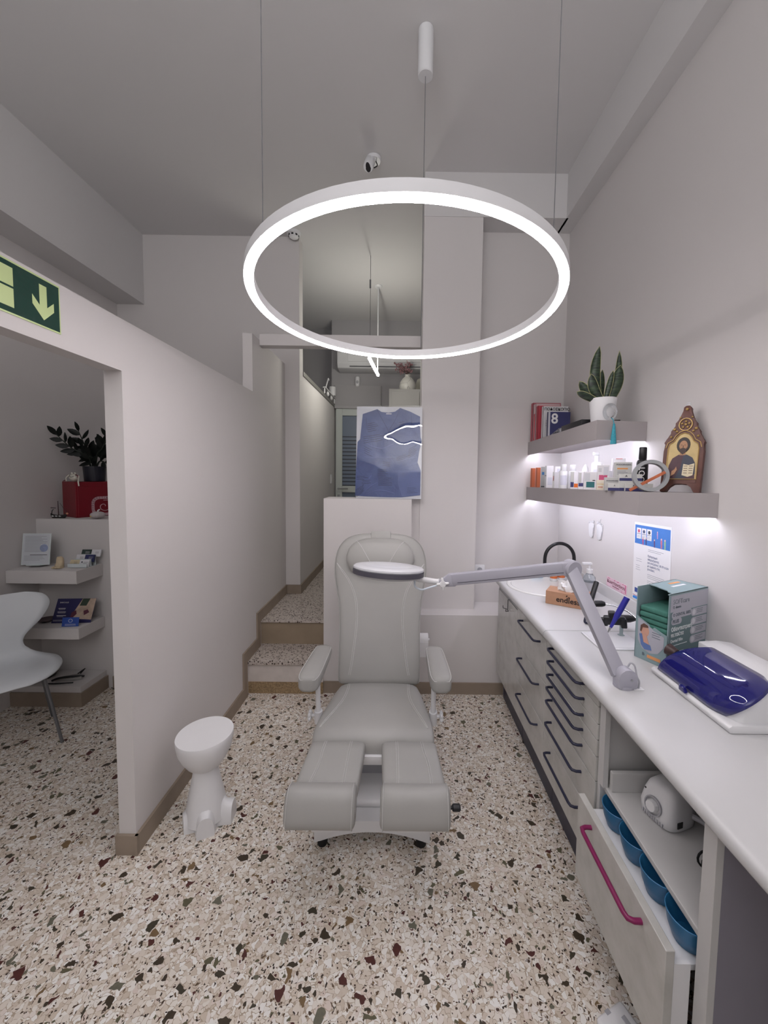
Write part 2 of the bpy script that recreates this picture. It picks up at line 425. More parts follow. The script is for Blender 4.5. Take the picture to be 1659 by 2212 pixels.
# ================================================================== ring pendant
def ring_pendant():
    cx, cy, z, rc = .008, 1.395, 2.1835, .5145
    t = thing('ring_pendant_lamp', (cx, 1.98, ZC), 'large glowing ring lamp hanging on thin wires above the treatment chair', 'lamp')
    T = Matrix.Translation((cx, cy, z)) @ Matrix.Rotation(R(-2.06), 4, 'X')
    bm = B(); annulus(bm, rc-.013, rc+.016, .004, .034, M=T)
    obj('ring_housing', bm, M_WHITEM, t, smooth=30)
    bm = B(); annulus(bm, rc-.009, rc+.0115, -.002, .004, M=T)
    obj('light_diffuser', bm, mat('ring_light', (255, 247, 249), .5, var=0, emit=RING_POWER), t, smooth=30, label='glowing white diffuser')
    m = mat('lamp_wire', (104, 104, 108), .5, var=0)
    for a in (223, -42):
        x, y = cx+.516*math.cos(R(a)), cy+.516*math.sin(R(a))
        bm = B(); tube(bm, [(x, y, z+.04), (x, y, ZC)], .0011, 6); cyl(bm, (x, y, z+.035), (x, y, z+.065), .003, n=8)
        obj('suspension_wire', bm, m, t)
    bm = B(); tube(bm, [(cx+.078, cy+.508, z+.016), (cx+.083, 1.98, ZC-.205)], .0016, 6)
    obj('power_cable', bm, m, t)
    bm = B(); lathe(bm, [(.033, ZC-.21), (.037, ZC-.207), (.037, ZC-.003), (.034, ZC)], (cx+.083, 1.98, 0), 32)
    obj('ceiling_canister', bm, M_WHITEM, t, smooth=35)
ring_pendant()

# ================================================================== podiatry chair
CX = -.115
def interp(st, s):
    s = max(0, min(len(st)-1.0001, s)); k = int(s); q = s-k
    return [st[k][i]+(st[k+1][i]-st[k][i])*q for i in range(4)]
def surf(st, s, x, u, e=4.0, off=.001):
    c, a, b, v = interp(st, s); f = max(0, 1-abs(x/a)**e)**(1/e)
    return Vector(c)+Vector(u)*x+Vector(v)*(b*f+off)
def seam(bm, st, pts, u, e=4.0, r=.002):
    raw = smooth_path([Vector((p[0], p[1], 0)) for p in pts], 6)
    tube(bm, [surf(st, p.x, p.y, u, e) for p in raw], r, 6)
def treatment_chair():
    t = thing('treatment_chair', (CX, 1.85, 0), 'grey upholstered podiatry chair with split leg rests and white base', 'treatment chair')
    U = V(1, 0, 0)
    # backrest, reclined
    p0, p1 = V(CX, 2.17, .375), V(CX-.01, 2.44, 1.215); d = (p1-p0); L = d.length; d.normalize()
    nrm = V(0, -d.z, d.y).normalized(); nrm = nrm if nrm.y < 0 else -nrm
    prof = [(0, .215, .02), (.012, .232, .038), (.04, .238, .046), (.13, .240, .05), (.25, .2405, .05), (.36, .243, .05), (.46, .252, .05), (.54, .268, .05), (.61, .281, .05), (.67, .286, .049),
            (.73, .283, .048), (.78, .272, .047), (.82, .252, .045), (.85, .225, .042), (.87, .19, .04), (.884, .14, .035), (.89, .09, .025), (.892, .04, .012)]
    k = L/.892
    st = [(p0+d*(s*k), a, b, nrm) for s, a, b in prof]
    bm = B(); cushion(bm, st, U, 40, 4.5)
    back = obj('backrest', bm, M_VINYL, t, smooth=60)
    for sg in (-1, 1):
        for o in (0, .009):
            bm = B(); seam(bm, st, [(2.2, sg*(.165+o)), (3.2, sg*(.15+o)), (4.2, sg*(.137+o)), (5.2, sg*(.131+o)), (6.2, sg*(.14+o)), (7.1, sg*(.162+o)), (8, sg*(.196+o)), (8.7, sg*(.228+o)), (9.5, sg*(.27))], U, 4.5)
            obj('stitching', bm, M_SEAM, back, smooth=True)
    bm = B()
    edge = [p0+d*(s*k)+U*(sg*(a-.004))+nrm*(b*.62) for sg in (1,) for s, a, b in prof[1:]]+[p0+d*(s*k)-U*(a-.004)+nrm*(b*.62) for s, a, b in reversed(prof[1:])]
    tube(bm, edge, .0022, 6, sm=2); obj('piping', bm, M_VINYL, back, smooth=True)
    # head pillow with its strap over the top edge
    hp = []
    for s, a, b in ((.62, .09, .012), (.63, .14, .03), (.66, .185, .045), (.71, .206, .052), (.745, .207, .054), (.785, .195, .052), (.815, .172, .046), (.838, .14, .036), (.852, .1, .02), (.857, .05, .008)):
        hp.append((p0+d*(s*k)+nrm*(.05+b*.35), a, b, nrm))
    bm = B(); cushion(bm, hp, U, 36, 2.8); pil = obj('head_pillow', bm, M_VINYL, t, smooth=60)
    for sg in (-1, 1):
        bm = B(); tube(bm, [surf(hp, 7-i*.55, sg*(.15-i*.012), U, 2.8) for i in range(9)], .0022, 6)
        obj('stitching', bm, M_SEAM, pil, smooth=True)
    bm = B(); M = frame(p0+d*(.868*k)+nrm*.03, U, d)
    box(bm, -.062, .062, -.035, .034, .0, .014, bev=.005, M=M); box(bm, -.062, .062, .024, .036, -.08, .012, bev=.005, M=M)
    obj('strap', bm, M_VINYL, pil, smooth=40)
    # seat
    Z1 = V(0, 0, 1)
    ss = []
    for y, a, z, b in ((2.185, .16, .345, .02), (2.17, .205, .345, .04), (2.13, .225, .347, .055), (2.05, .243, .35, .06), (1.95, .258, .355, .062), (1.86, .271, .36, .063), (1.78, .281, .363, .063), (1.73, .284, .36, .064), (1.69, .280, .352, .06), (1.668, .268, .342, .045), (1.66, .245, .335, .025)):
        ss.append((V(CX, y, z), a, b, Z1))
    bm = B(); cushion(bm, ss, U, 40, 4.2); seat = obj('seat', bm, M_VINYL, t, smooth=60)
    for sg in (-1, 1):
        for o in (0, .009):
            bm = B(); seam(bm, ss, [(2, sg*(.165+o)), (3, sg*(.163+o)), (4, sg*(.172+o)), (5, sg*(.196+o)), (6, sg*(.226+o)), (7, sg*(.25+o*.5))], U, 4.2)
            obj('stitching', bm, M_SEAM, seat, smooth=True)
    # arm rests
    for sg in (-1, 1):
        ax = CX+sg*.308
        bm = B(); st2 = []
        for y, a, b, z in ((2.13, .02, .012, .608), (2.122, .036, .022, .606), (2.10, .046, .027, .604), (2.04, .05, .03, .602), (1.95, .052, .034, .600), (1.86, .054, .039, .597), (1.81, .053, .041, .594), (1.785, .048, .04, .592), (1.772, .038, .034, .590), (1.768, .022, .022, .588)):
            st2.append((V(ax+sg*(.012-(y-1.77)*.03), y, z), a, b, Z1))
        cushion(bm, st2, U, 32, 3.4)
        arm = obj('armrest', bm, M_VINYL, t, smooth=60)
        bm = B(); loop = []
        for i in range(1, len(st2)-1): loop.append(st2[i][0]+U*(st2[i][1]*.93)+Z1*(st2[i][2]*.72))
        for i in range(len(st2)-2, 0, -1): loop.append(st2[i][0]-U*(st2[i][1]*.93)+Z1*(st2[i][2]*.72))
        tube(bm, loop, .002, 6, closed=True); obj('piping', bm, M_SEAM, arm, smooth=True)
        px = ax-sg*.018
        bm = B(); tube(bm, [(px, 1.86, .565), (px, 1.87, .45), (px, 1.88, .345)], .0125, 14)
        obj('armrest_post', bm, M_WHITEM, arm, smooth=True)
        bm = B(); cyl(bm, (px, 1.876, .40), (px, 1.882, .335), .021); tube(bm, [(px, 1.88, .36), (px-sg*.06, 1.9, .33)], .016, 12)
        obj('armrest_socket', bm, M_WHITEM, arm, smooth=40)
        bm = B(); cyl(bm, (px, 1.88, .375), (px+sg*.045, 1.875, .375), .008)
        for i in range(5):
            a = i*2*PI/5; sphere(bm, (px+sg*.042, 1.875+.017*math.cos(a), .375+.017*math.sin(a)), .009, .011, .011, 10)
        cyl(bm, (px+sg*.034, 1.875, .375), (px+sg*.05, 1.875, .375), .018)
        obj('clamp_knob', bm, M_WHITE, arm, smooth=40)
    # split leg rests: calf pad, foot pad, carrier
    for sg in (-1, 1):
        lx = CX+.008+sg*.156; ux = V(1, sg*-.0, 0).normalized()
        tilt = V(0, .045, .99).normalized()
        bm = B(); cs = []
        for q, a, b in ((-.05, .108, .012), (-.035, .116, .028), (-.01, .119, .036), (.2, .1205, .038), (.5, .1225, .038), (.8, .1245, .037), (1, .1245, .03), (1.03, .122, .015)):
            c = V(lx-sg*.002, 1.615, .396).lerp(V(lx+sg*.018, 1.425, .352), q)
            cs.append((c, a, b, V(0, -.2, .98).normalized()))
        cushion(bm, cs, ux, 32, 5.0)
        leg = obj('leg_rest', bm, M_VINYL, t, smooth=60, label='left-side calf pad' if sg < 0 else 'right-side calf pad')
        for x in (-.06, .055):
            for o in (0, .008):
                bm = B(); seam(bm, cs, [(1.8, x*.95+o), (3, x*.98+o), (4.2, x*1.05+o+(.006 if x*sg > 0 else 0)), (5.6, x*1.15+o)], ux, 5.0, .0013)
                obj('stitching', bm, M_SEAM, leg, smooth=True)
        bm = B(); fs = []; nn = V(0, -.94, .34).normalized(); up = V(0, .34, .94).normalized()
        fc = V(lx+sg*.016, 1.335, .384)
        for q, s_ in ((-1.03, .78), (-1.0, .9), (-.93, 1), (-.5, 1), (0, 1), (.5, 1), (.93, 1), (1.0, .9), (1.03, .78)):
            fs.append((fc+ux*(q*.123), .068*s_, .046*s_, nn))
        cushion(bm, fs, up, 36, 2.9)
        ft = obj('foot_rest', bm, M_VINYL, t, smooth=60, label='left-side foot pad' if sg < 0 else 'right-side foot pad')
        for q in (-.95, .95):
            bm = B(); tube(bm, sring(fc+ux*(q*.123), up, nn, .0695, .0475, 36, 2.9), .0014, 6, closed=True)
            obj('stitching', bm, M_SEAM, ft, smooth=True)
        bm = B(); box(bm, lx-.03, lx+.03, 1.38, 1.70, .285, .315, bev=.004); box(bm, lx-.05, lx+.05, 1.33, 1.41, .285, .312, bev=.004)
        obj('leg_carrier', bm, M_WHITEM, leg, smooth=40)
    bm = B(); cyl(bm, (.175, 1.315, .40), (.20, 1.315, .40), .006); lathe(bm, [(.009, 0), (.0125, .004), (.0125, .026), (.009, .03)], n=16, M=frame((.198, 1.315, .40), (0, 1, 0), (0, 0, 1)))
    obj('release_knob', bm, M_BLACK, t, smooth=40)
    bm = B(); box(bm, -.385, -.335, 1.355, 1.40, .29, .335, bev=.003); obj('bracket', bm, M_WHITEM, t)
    # frame, lift column, base
    bm = B(); box(bm, CX-.2, CX+.2, 1.70, 2.2, .265, .295, bev=.004); box(bm, CX-.09, CX+.09, 1.645, 1.69, .295, .335, bev=.004)
    obj('seat_frame', bm, M_WHITEM, t, smooth=40)
    bm = B(); box(bm, CX-.1, CX+.1, 1.76, 2.06, .11, .27, bev=.01); obj('lift_column', bm, M_GREYP, t, smooth=40)
    bm = B()
    n = 17; x0, x1 = -.352, .140
    def zb(q): return .034+.052*(1-(2*q-1)**2)**1.0 if .06 < q < .94 else .03
    for (ya, yb_, zt0, zt1) in ((1.535, 1.60, .125, .14),):
        pass
    xs = [x0+(x1-x0)*i/(n-1) for i in range(n)]
    poly = [(x, zb(i/(n-1))) for i, x in enumerate(xs)]+[(x1+.001, .09), (x1-.012, .122), (x1-.05, .132), (CX+.06, .135), (CX-.06, .135), (x0+.05, .132), (x0+.012, .122), (x0-.001, .09)]
    prism(bm, poly, 0, .62, M=Matrix(((1, 0, 0, 0), (0, 0, 1, 1.535), (0, 1, 0, 0), (0, 0, 0, 1))), bev=.006)
    box(bm, CX-.13, CX+.13, 1.6, 2.1, .13, .165, bev=.015, seg=3)
    obj('base', bm, M_WHITEM, t, smooth=40)
    for x in (x0+.03, x1-.035):
        for y in (1.57, 2.12):
            bm = B(); lathe(bm, [(.02, 0), (.022, .004), (.022, .03), (.012, .04)], (x, y, 0), 16); obj('foot', bm, M_RUBBER, t, smooth=40)
    # paper roll on a bracket behind the backrest
    bm = B(); cyl(bm, (-.05, 2.5, .50), (.19, 2.5, .50), .042, n=28); box(bm, .08, .19, 2.455, 2.458, .40, .50)
    obj('paper_roll', bm, M_PAPER, t, smooth=40, label='white paper roll')
    bm = B(); tube(bm, [(-.07, 2.5, .50), (.2, 2.5, .50)], .008); tube(bm, [(-.06, 2.5, .5), (CX, 2.33, .58), (CX, 2.26, .6)], .009)
    obj('roll_holder', bm, M_WHITEM, t, smooth=40)
treatment_chair()

# ================================================================== plastic stool
def plastic_stool():
    c = V(-.878, 1.68, 0)
    t = thing('plastic_stool', c, 'white moulded plastic stool with a bowl-shaped seat by the left wall', 'stool')
    zs = .415
    bm = B()
    prof = [(.0, .252), (.03, .253), (.055, .262), (.078, .284), (.097, .315), (.112, .35), (.119, .385), (.1205, zs-.004), (.119, zs), (.1, zs-.001), (.0, zs-.003)]
    lathe(bm, [(max(r, .0005), z) for r, z in prof], c, 48)
    obj('seat', bm, M_WHITE, t, smooth=50)
    bm = B()
    lathe(bm, [(.05, .272), (.051, .258), (.054, .235), (.06, .20), (.068, .16), (.076, .12), (.083, .08), (.088, .04), (.089, .03)], c, 40)
    for a, ln, wq, hq in ((4, .122, .036, .088), (-66, .104, .036, .09), (214, .095, .036, .07), (118, .1, .036, .085)):
        dv = V(math.cos(R(a)), math.sin(R(a)), 0); sd = V(-dv.y, dv.x, 0); rings = []
        for q, w_, h in ((.0, .05, .17), (.05, .047, .14), (.075, wq+.004, hq+.02), (.088, wq, hq+.004), (ln, wq, hq)):
            rg = []
            for i in range(15):
                th = PI*i/14; x = math.cos(th); z = math.sin(th)
                rg.append(c+dv*q+sd*(w_*math.copysign(abs(x)**.75, x))+V(0, 0, .0+h*z**.8))
            rings.append(rg)
        loft(bm, rings)
    obj('pedestal', bm, M_WHITE, t, smooth=50)
plastic_stool()

# ================================================================== cabinets under the counter
FX = .70                                    # plane of the cabinet fronts
M_SIDE = mat('cabinet_side', (198, 197, 196), .5, var=.02)
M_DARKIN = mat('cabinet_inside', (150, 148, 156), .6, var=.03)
def bar_handle(x, y0, y1, z, m, parent, r=.0055, off=.034):
    bm = B(); tube(bm, [(x, y0, z-.002), (x-off*.55, y0, z-.001), (x-off*.92, y0+.006, z), (x-off, y0+.02, z), (x-off, y1-.02, z), (x-off*.92, y1-.006, z), (x-off*.55, y1, z-.001), (x, y1, z-.002)], r, 10)
    return obj('handle', bm, m, parent, smooth=50)
def carcass(y0, y1, t, z1=.838):
    bm = B(); box(bm, FX+.02, 1.235, y0+.001, y1-.001, .19, z1); obj('body', bm, M_SIDE, t)
    bm = B(); box(bm, .755, .77, y0+.001, y1-.001, 0, .19); obj('plinth', bm, M_NAVY, t)
def front(y0, y1, z0, z1, parent, name, x=FX):
    bm = B(); box(bm, x, x+.02, y0+.0015, y1-.0015, z0+.0015, z1-.0015, bev=.0015); return obj(name, bm, M_LAM, parent)
def sink_unit():
    t = thing('sink_cabinet', (.95, 2.45, 0), 'glossy grey cabinet under the round washbasin with a wire hook on its door', 'cabinet')
    carcass(2.24, 2.68, t, .72)
    front(2.24, 2.68, .19, .80, t, 'door')
    bm = B(); box(bm, FX+.004, FX+.03, 2.24, 2.68, .80, .838); obj('top_rail', bm, M_STEEL, t)
sink_unit()
t = thing('door_hook', (.69, 2.42, .8), 'thin black wire double hook hanging over the far cabinet door', 'hook')
bm = B(); tube(bm, [(.706, 2.42, .802), (.694, 2.42, .803), (.693, 2.42, .74), (.693, 2.42, .735)], .0022, 6); obj('stem', bm, M_BLACK, t)
bm = B(); tube(bm, [(.672, 2.455, .752), (.672, 2.452, .738), (.693, 2.44, .735), (.693, 2.40, .735), (.672, 2.388, .738), (.672, 2.385, .752)], .0022, 6); obj('prong', bm, M_BLACK, t)

def drawers3():
    t = thing('drawer_cabinet', (.95, 2.0, 0), 'glossy grey cabinet of three deep drawers with dark bar handles', 'cabinet')
    carcass(1.78, 2.24, t)
    for z0, z1 in ((.19, .395), (.395, .605), (.605, .825)):
        d = front(1.78, 2.24, z0, z1, t, 'drawer'); bar_handle(FX, 1.86, 2.13, z1-.045, M_NAVY, d)
    bm = B(); box(bm, FX+.004, FX+.03, 1.78, 2.24, .825, .838); obj('top_rail', bm, M_STEEL, t)
drawers3()
def drawers7():
    t = thing('drawer_cabinet', (.95, 1.53, 0), 'glossy grey cabinet of seven drawers, shallow ones above deep ones', 'cabinet')
    carcass(1.30, 1.78, t)
    zs = [.84, .793, .730, .672, .610, .520, .375, .19]
    for i in range(7):
        d = front(1.295, 1.78, zs[i+1], zs[i], t, 'drawer'); bar_handle(FX, 1.40, 1.69, zs[i]-(.018 if i == 0 else .03 if i < 5 else .045), M_NAVY, d)
drawers7()
def open_unit():
    t = thing('open_cabinet', (.95, 1.05, 0), 'cabinet with an open shelf above a pulled-out drawer with a magenta handle', 'cabinet')
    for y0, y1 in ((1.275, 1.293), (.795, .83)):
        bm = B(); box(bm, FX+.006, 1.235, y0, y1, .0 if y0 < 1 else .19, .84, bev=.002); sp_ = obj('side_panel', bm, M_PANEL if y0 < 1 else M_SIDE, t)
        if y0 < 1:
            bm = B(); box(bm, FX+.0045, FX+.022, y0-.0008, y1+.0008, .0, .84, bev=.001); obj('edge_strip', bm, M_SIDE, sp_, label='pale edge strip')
    bm = B(); box(bm, 1.21, 1.235, .83, 1.275, .0, .84); obj('back_panel', bm, M_DARKIN, t)
    bm = B(); box(bm, .755, .77, .80, 1.29, 0, .17); obj('plinth', bm, M_NAVY, t)
    bm = B(); box(bm, .715, 1.21, .83, 1.275, .515, .532, bev=.002); obj('shelf', bm, M_SIDE, t)
    bm = B(); box(bm, .705, .722, 1.255, 1.275, .532, .84); obj('batten', bm, M_SIDE, t)
    bm = B(); box(bm, .72, .735, .83, .85, .532, .62); obj('batten', bm, M_SIDE, t)
    bm = B(); box(bm, .725, 1.1, 1.235, 1.25, .532, .60, bev=.002); obj('upstand', bm, M_SIDE, t)
    # pulled-out drawer
    x = .637
    bm = B(); box(bm, x, x+.022, .835, 1.285, .19, .487, bev=.002); d = obj('drawer', bm, M_LAM, t)
    bar_handle(x, .925, 1.19, .452, mat('magenta_metal', (128, 32, 84), .32, var=.03), d, .007, .036)['label'] = 'magenta bar handle'
    bm = B(); box(bm, x+.022, 1.15, .845, 1.272, .425, .44); box(bm, x+.022, .70, .838, .846, .2, .45); obj('drawer_box', bm, M_WHITE, d)
open_unit()

# ------------------------------------------------------------------ worktop
def worktop(y0, y1, label, hole=None):
    bm = B()
    prof = [(.672, .852), (.675, .846), (.682, .842), (.70, .84), (1.235, .84), (1.235, .88), (.69, .88), (.682, .8785), (.676, .874), (.672, .867)]
    M = Matrix(((1, 0, 0, 0), (0, 0, 1, 0), (0, 1, 0, 0), (0, 0, 0, 1)))
    prism(bm, prof, y0, y1, M=M)
    bmesh.ops.recalc_face_normals(bm, faces=bm.faces)
    o = obj('worktop', bm, M_WORK, smooth=35); tag(o, label, 'worktop')
    bm = B(); box(bm, 1.2355, WX-.0005, y0, y1, .84, .945, bev=.004); u = struct('trim_7' if y0 > 1 else 'trim_8', bm, M_WORK, 'white upstand along the back of the worktop', smooth=40)
    return o
def cut(o, cutter):
    md = o.modifiers.new('b', 'BOOLEAN'); md.operation = 'DIFFERENCE'; md.object = cutter; md.solver = 'EXACT'
    dg = bpy.context.evaluated_depsgraph_get(); me = bpy.data.meshes.new_from_object(o.evaluated_get(dg))
    o.modifiers.clear(); o.data = me; bpy.data.objects.remove(cutter)
WT1 = worktop(1.752, 2.705, 'far white worktop section holding the round washbasin')
bm = B(); cyl(bm, (.94, 2.47, .8), (.94, 2.47, .95), .215, n=56); cut(WT1, obj('cutter', bm, M_WORK))
WT2 = worktop(-.6, 1.749, 'near white worktop section carrying the lamp arm and blue lidded box')
bm = B(); box(bm, .69, WX, -.62, -.6, 0, .84); o = obj('end_panel', bm, M_SIDE); o['kind'] = 'structure'; o.name = 'trim_6'

# washbasin let into the far worktop: rim ring over the top and a shallow bowl
def washbasin():
    c = V(.94, 2.47, .88)
    t = thing('washbasin', c, 'round white inset washbasin at the far end of the worktop', 'basin')
    bm = B(); lathe(bm, [(.235, 0), (.235, .003), (.23, .0065), (.215, .008), (.207, .005), (.201, -.006), (.19, -.05), (.165, -.09), (.12, -.115), (.05, -.125), (.0005, -.126)], c, 56)
    obj('rim', bm, mat('ceramic', (226, 226, 224), .12, var=0, coat=.3), t, smooth=50)
    bm = B(); cyl(bm, c+V(.02, .0, -.124), c+V(.02, .0, -.120), .022, n=24); obj('drain', bm, M_CHROME, t, smooth=40)
    return t
washbasin()

# ================================================================== magnifier lamp on its folding arm
M_LAMPG = mat('lamp_grey_enamel', (166, 165, 176), .35, var=.01)
M_DARKBAND = mat('dark_grey_band', (72, 70, 80), .5, var=.02)
def beam(bm, p, q, w, h, up=(0, 0, 1), bev=.005):
    p, q = Vector(p), Vector(q); M = frame(p, q-p, Vector(up)-(q-p).normalized()*Vector(up).dot((q-p).normalized()))
    return box(bm, 0, (q-p).length, -w/2, w/2, -h/2, h/2, bev=bev, M=M)
def magnifier():
    t = thing('magnifier_lamp', (.76, 1.285, .88), 'white magnifier lamp on a folding grey arm fixed to the worktop edge', 'magnifier lamp')
    A, E, Hh = V(.762, 1.292, .918), V(.672, 1.5, 1.238), V(.225, 1.636, 1.148)
    bm = B(); M = frame((.775, 1.275, .918), (1, 0, 0), (0, 0, 1))
    prism(bm, [(-.031*math.cos(a*PI/14), .031*math.sin(a*PI/14)) for a in range(15)]+[(.033, -.028), (.028, -.036), (-.026, -.036), (-.031, -.03)], -.02, .022, M=M, bev=.003)
    cyl(bm, (.773, 1.28, .8803), (.773, 1.28, .89), .032, n=28)
    base = obj('base_joint', bm, M_LAMPG, t, smooth=35)
    bm = B(); cyl(bm, (.785, 1.254, .915), (.785, 1.25, .915), .004, n=10); obj('screw', bm, M_STEEL, base)
    d = (E-A).normalized()
    bm = B(); beam(bm, A-d*.005, E-d*.0, .046, .036, (1, 0, .3)); low = obj('lower_arm', bm, M_LAMPG, t, smooth=35)
    bm = B(); beam(bm, A+d*.03+V(-.008, -.0185, .0), E-d*.03+V(-.008, -.0185, 0), .002, .002, (1, 0, .3), 0); obj('groove', bm, M_DARKBAND, low)
    d2 = (Hh-E).normalized()
    bm = B(); beam(bm, E+d2*.0, Hh, .05, .036, (0, 0, 1)); upa = obj('upper_arm', bm, M_LAMPG, t, smooth=35)
    bm = B(); beam(bm, E+d2*.03+V(0, -.019, -.012), Hh-d2*.02+V(0, -.019, -.012), .002, .002, (0, 0, 1), 0); obj('groove', bm, M_DARKBAND, upa)
    bm = B(); M = frame(E+V(.006, 0, -.004), V(1, .25, 0), (0, 0, 1)); t2 = B()
    lathe(bm, [(.001, -.024), (.031, -.024), (.035, -.02), (.035, .018), (.031, .022), (.001, .022)], n=36, M=M)
    beam(bm, E-V(.0, 0, .002)+d2*.03, E-d2*.012+V(0, 0, .0), .052, .04); 
    obj('elbow', bm, M_LAMPG, t, smooth=40)
    # tilting head joint with star knob
    J = Hh+d2*.045+V(0, 0, -.004)
    bm = B(); Mx = frame(Hh, d2, V(0, 0, 1)-d2*d2.z)
    prism(bm, [(-.012, .026), (.012, .026), (.055, .002), (.062, -.012), (.055, -.022), (.04, -.026), (-.012, -.03), (-.022, -.018), (-.022, .018)], -.016, .016, M=Mx, bev=.005)
    obj('head_joint', bm, M_LAMPG, t, smooth=40)
    bm = B(); K = J+V(0, -.028, -.004); Mk = frame(K, V(1, 0, 0), (0, 0, 1))
    cyl(bm, K-V(0, .007, 0), K+V(0, .007, 0), .0125, n=24)
    for i in range(4):
        a = PI/2*i+.12; dv = V(math.cos(a), 0, math.sin(a)); tube(bm, [K+dv*.006, K+dv*.016, K+dv*.023, K+dv*.027], [.0085, .006, .0062, .003], 12)
    cyl(bm, K, K+V(0, .03, 0), .007)
    obj('star_knob', bm, M_WHITEM, t, smooth=40)
    Hc = V(-.05, 1.62, 1.192)
    bm = B(); tube(bm, [J+d2*.01, J+d2*.035+V(0, -.005, .004), V(.055, 1.625, 1.155), V(.01, 1.622, 1.165)], [.012, .012, .013, .010], 14, sm=5)
    obj('neck', bm, M_WHITEM, t, smooth=True)
    bm = B(); tube(bm, [V(.062, 1.61, 1.147), V(.064, 1.60, 1.125), V(.09, 1.60, 1.112), V(.125, 1.62, 1.115), J+V(.02, -.015, -.0)], .0038, 8, sm=6)
    obj('cable', bm, mat('pale_cable', (206, 216, 226), .35, var=0), t, smooth=True)
    T = Matrix.Translation(Hc) @ Matrix.Rotation(R(3.2), 4, 'Y') @ Matrix.Rotation(R(-7.0), 4, 'X')
    M_LC = mat('lamp_cover_enamel', (196, 197, 202), .25, var=.01)
    bm = B(); lathe(bm, [(.148, -.001), (.151, .004), (.150, .010), (.144, .015), (.118, .019), (.105, .0185), (.10, .0205), (.06, .024), (.0005, .0255)], n=72, M=T)
    hd = obj('lamp_cover', bm, M_LC, t, smooth=40)
    bm = B(); lathe(bm, [(.146, -.021), (.1515, -.0195), (.1515, -.001), (.146, 0)], n=72, M=T); obj('dark_band', bm, M_DARKBAND, hd, smooth=40, label='dark grey band')
    bm = B(); lathe(bm, [(.06, -.034), (.11, -.033), (.136, -.028), (.146, -.021), (.06, -.021)], n=72, M=T); obj('lamp_ring', bm, M_LC, hd, smooth=40)
    bm = B(); lathe(bm, [(.0005, -.031), (.062, -.03), (.062, -.026), (.0005, -.026)], n=48, M=T); obj('lens', bm, M_GLASS, hd, smooth=40)
magnifier()
t = thing('cable_outlet', (.815, 1.262, .88), 'small white cable outlet beside the lamp base', 'cable outlet')
bm = B(); box(bm, .795, .83, 1.252, 1.272, .8803, .883, bev=.001); obj('plate', bm, M_WHITE, t)
bm = B(); tube(bm, [(.79, 1.285, .948), (.795, 1.28, .962), (.806, 1.275, .955), (.812, 1.268, .92), (.818, 1.264, .905), (.815, 1.262, .883)], .003, 8, sm=5); obj('cable', bm, M_GREYP, t, smooth=True)

# ================================================================== tissue box
def tissue_box():
    o = V(.824, 2.133, .8805); u = V(.165, -.106, 0).normalized(); v = V(-u.y, u.x, 0)
    t = thing('tissue_box', o+u*.12+v*.05, 'brown cardboard tissue box with white tissue poking out of the top', 'tissue box')
    kraft = mat('kraft_cardboard', (176, 134, 106), .75, var=.05, scale=40)
    M = Matrix(((u.x, v.x, 0, o.x), (u.y, v.y, 0, o.y), (0, 0, 1, o.z), (0, 0, 0, 1)))
    bm = B(); box(bm, 0, .235, 0, .115, 0, .074, bev=.0015, M=M); obj('box', bm, kraft, t)
    F = M @ frame((0, 0, 0), (1, 0, 0), (0, 0, 1))
    text('endless', .042, on_face(F, .118, .034), M_BLACKINK, t, bold=.012)
    bm = B(); 
    for a, b in ((-.006, 40), (.006, -35)): prism(bm, [(0, 0), (.006, .004), (.012, 0), (.006, -.004)], .0006, .0012, M=F @ Matrix.Translation((.112+a, .056, 0)) @ Matrix.Rotation(R(b), 4, 'Z'))
    obj('leaf_mark', bm, M_BLACKINK, t)
    bm = B(); sphere(bm, (.0, 0, 0), 1, n=26)
    for q in bm.verts:
        n3 = noise_v(q.co*2.2); k = .72+.55*n3
        q.co = M @ V(.115+q.co.x*.07*k, .058+q.co.y*.036*k, .074+max(-.002, (q.co.z+.35)*.05*k+.008*noise_v(q.co*5)))
    obj('tissue', bm, M_PAPER, t, smooth=50)
from mathutils import noise
def noise_v(p): return noise.noise(p)
tissue_box()

# ================================================================== tap, bottles at the basin
t = thing('tap', (1.19, 2.60, .88), 'arched black flexible tap behind the washbasin', 'tap')
bm = B(); pts = [(1.19, 2.60, .92), (1.19, 2.6, 1.0)]+[(1.09+.1*math.cos(a*PI/10), 2.60, 1.035+.105*math.sin(a*PI/10)) for a in range(0, 11)]+[(.99, 2.6, 1.0)]
tube(bm, pts, .0115, 12, sm=3); obj('spout_hose', bm, M_BLACK, t, smooth=True)
bm = B(); cyl(bm, (.99, 2.6, 1.0), (.99, 2.6, .965), .014, n=20); obj('nozzle', bm, M_CHROME, t, smooth=40)
bm = B(); lathe(bm, [(.026, 0), (.026, .006), (.02, .01), (.018, .045), (.0005, .046)], (1.19, 2.60, .88), 28); tube(bm, [(1.19, 2.6, .91), (1.17, 2.56, .925), (1.165, 2.54, .94)], .006); obj('base', bm, M_CHROME, t, smooth=40)

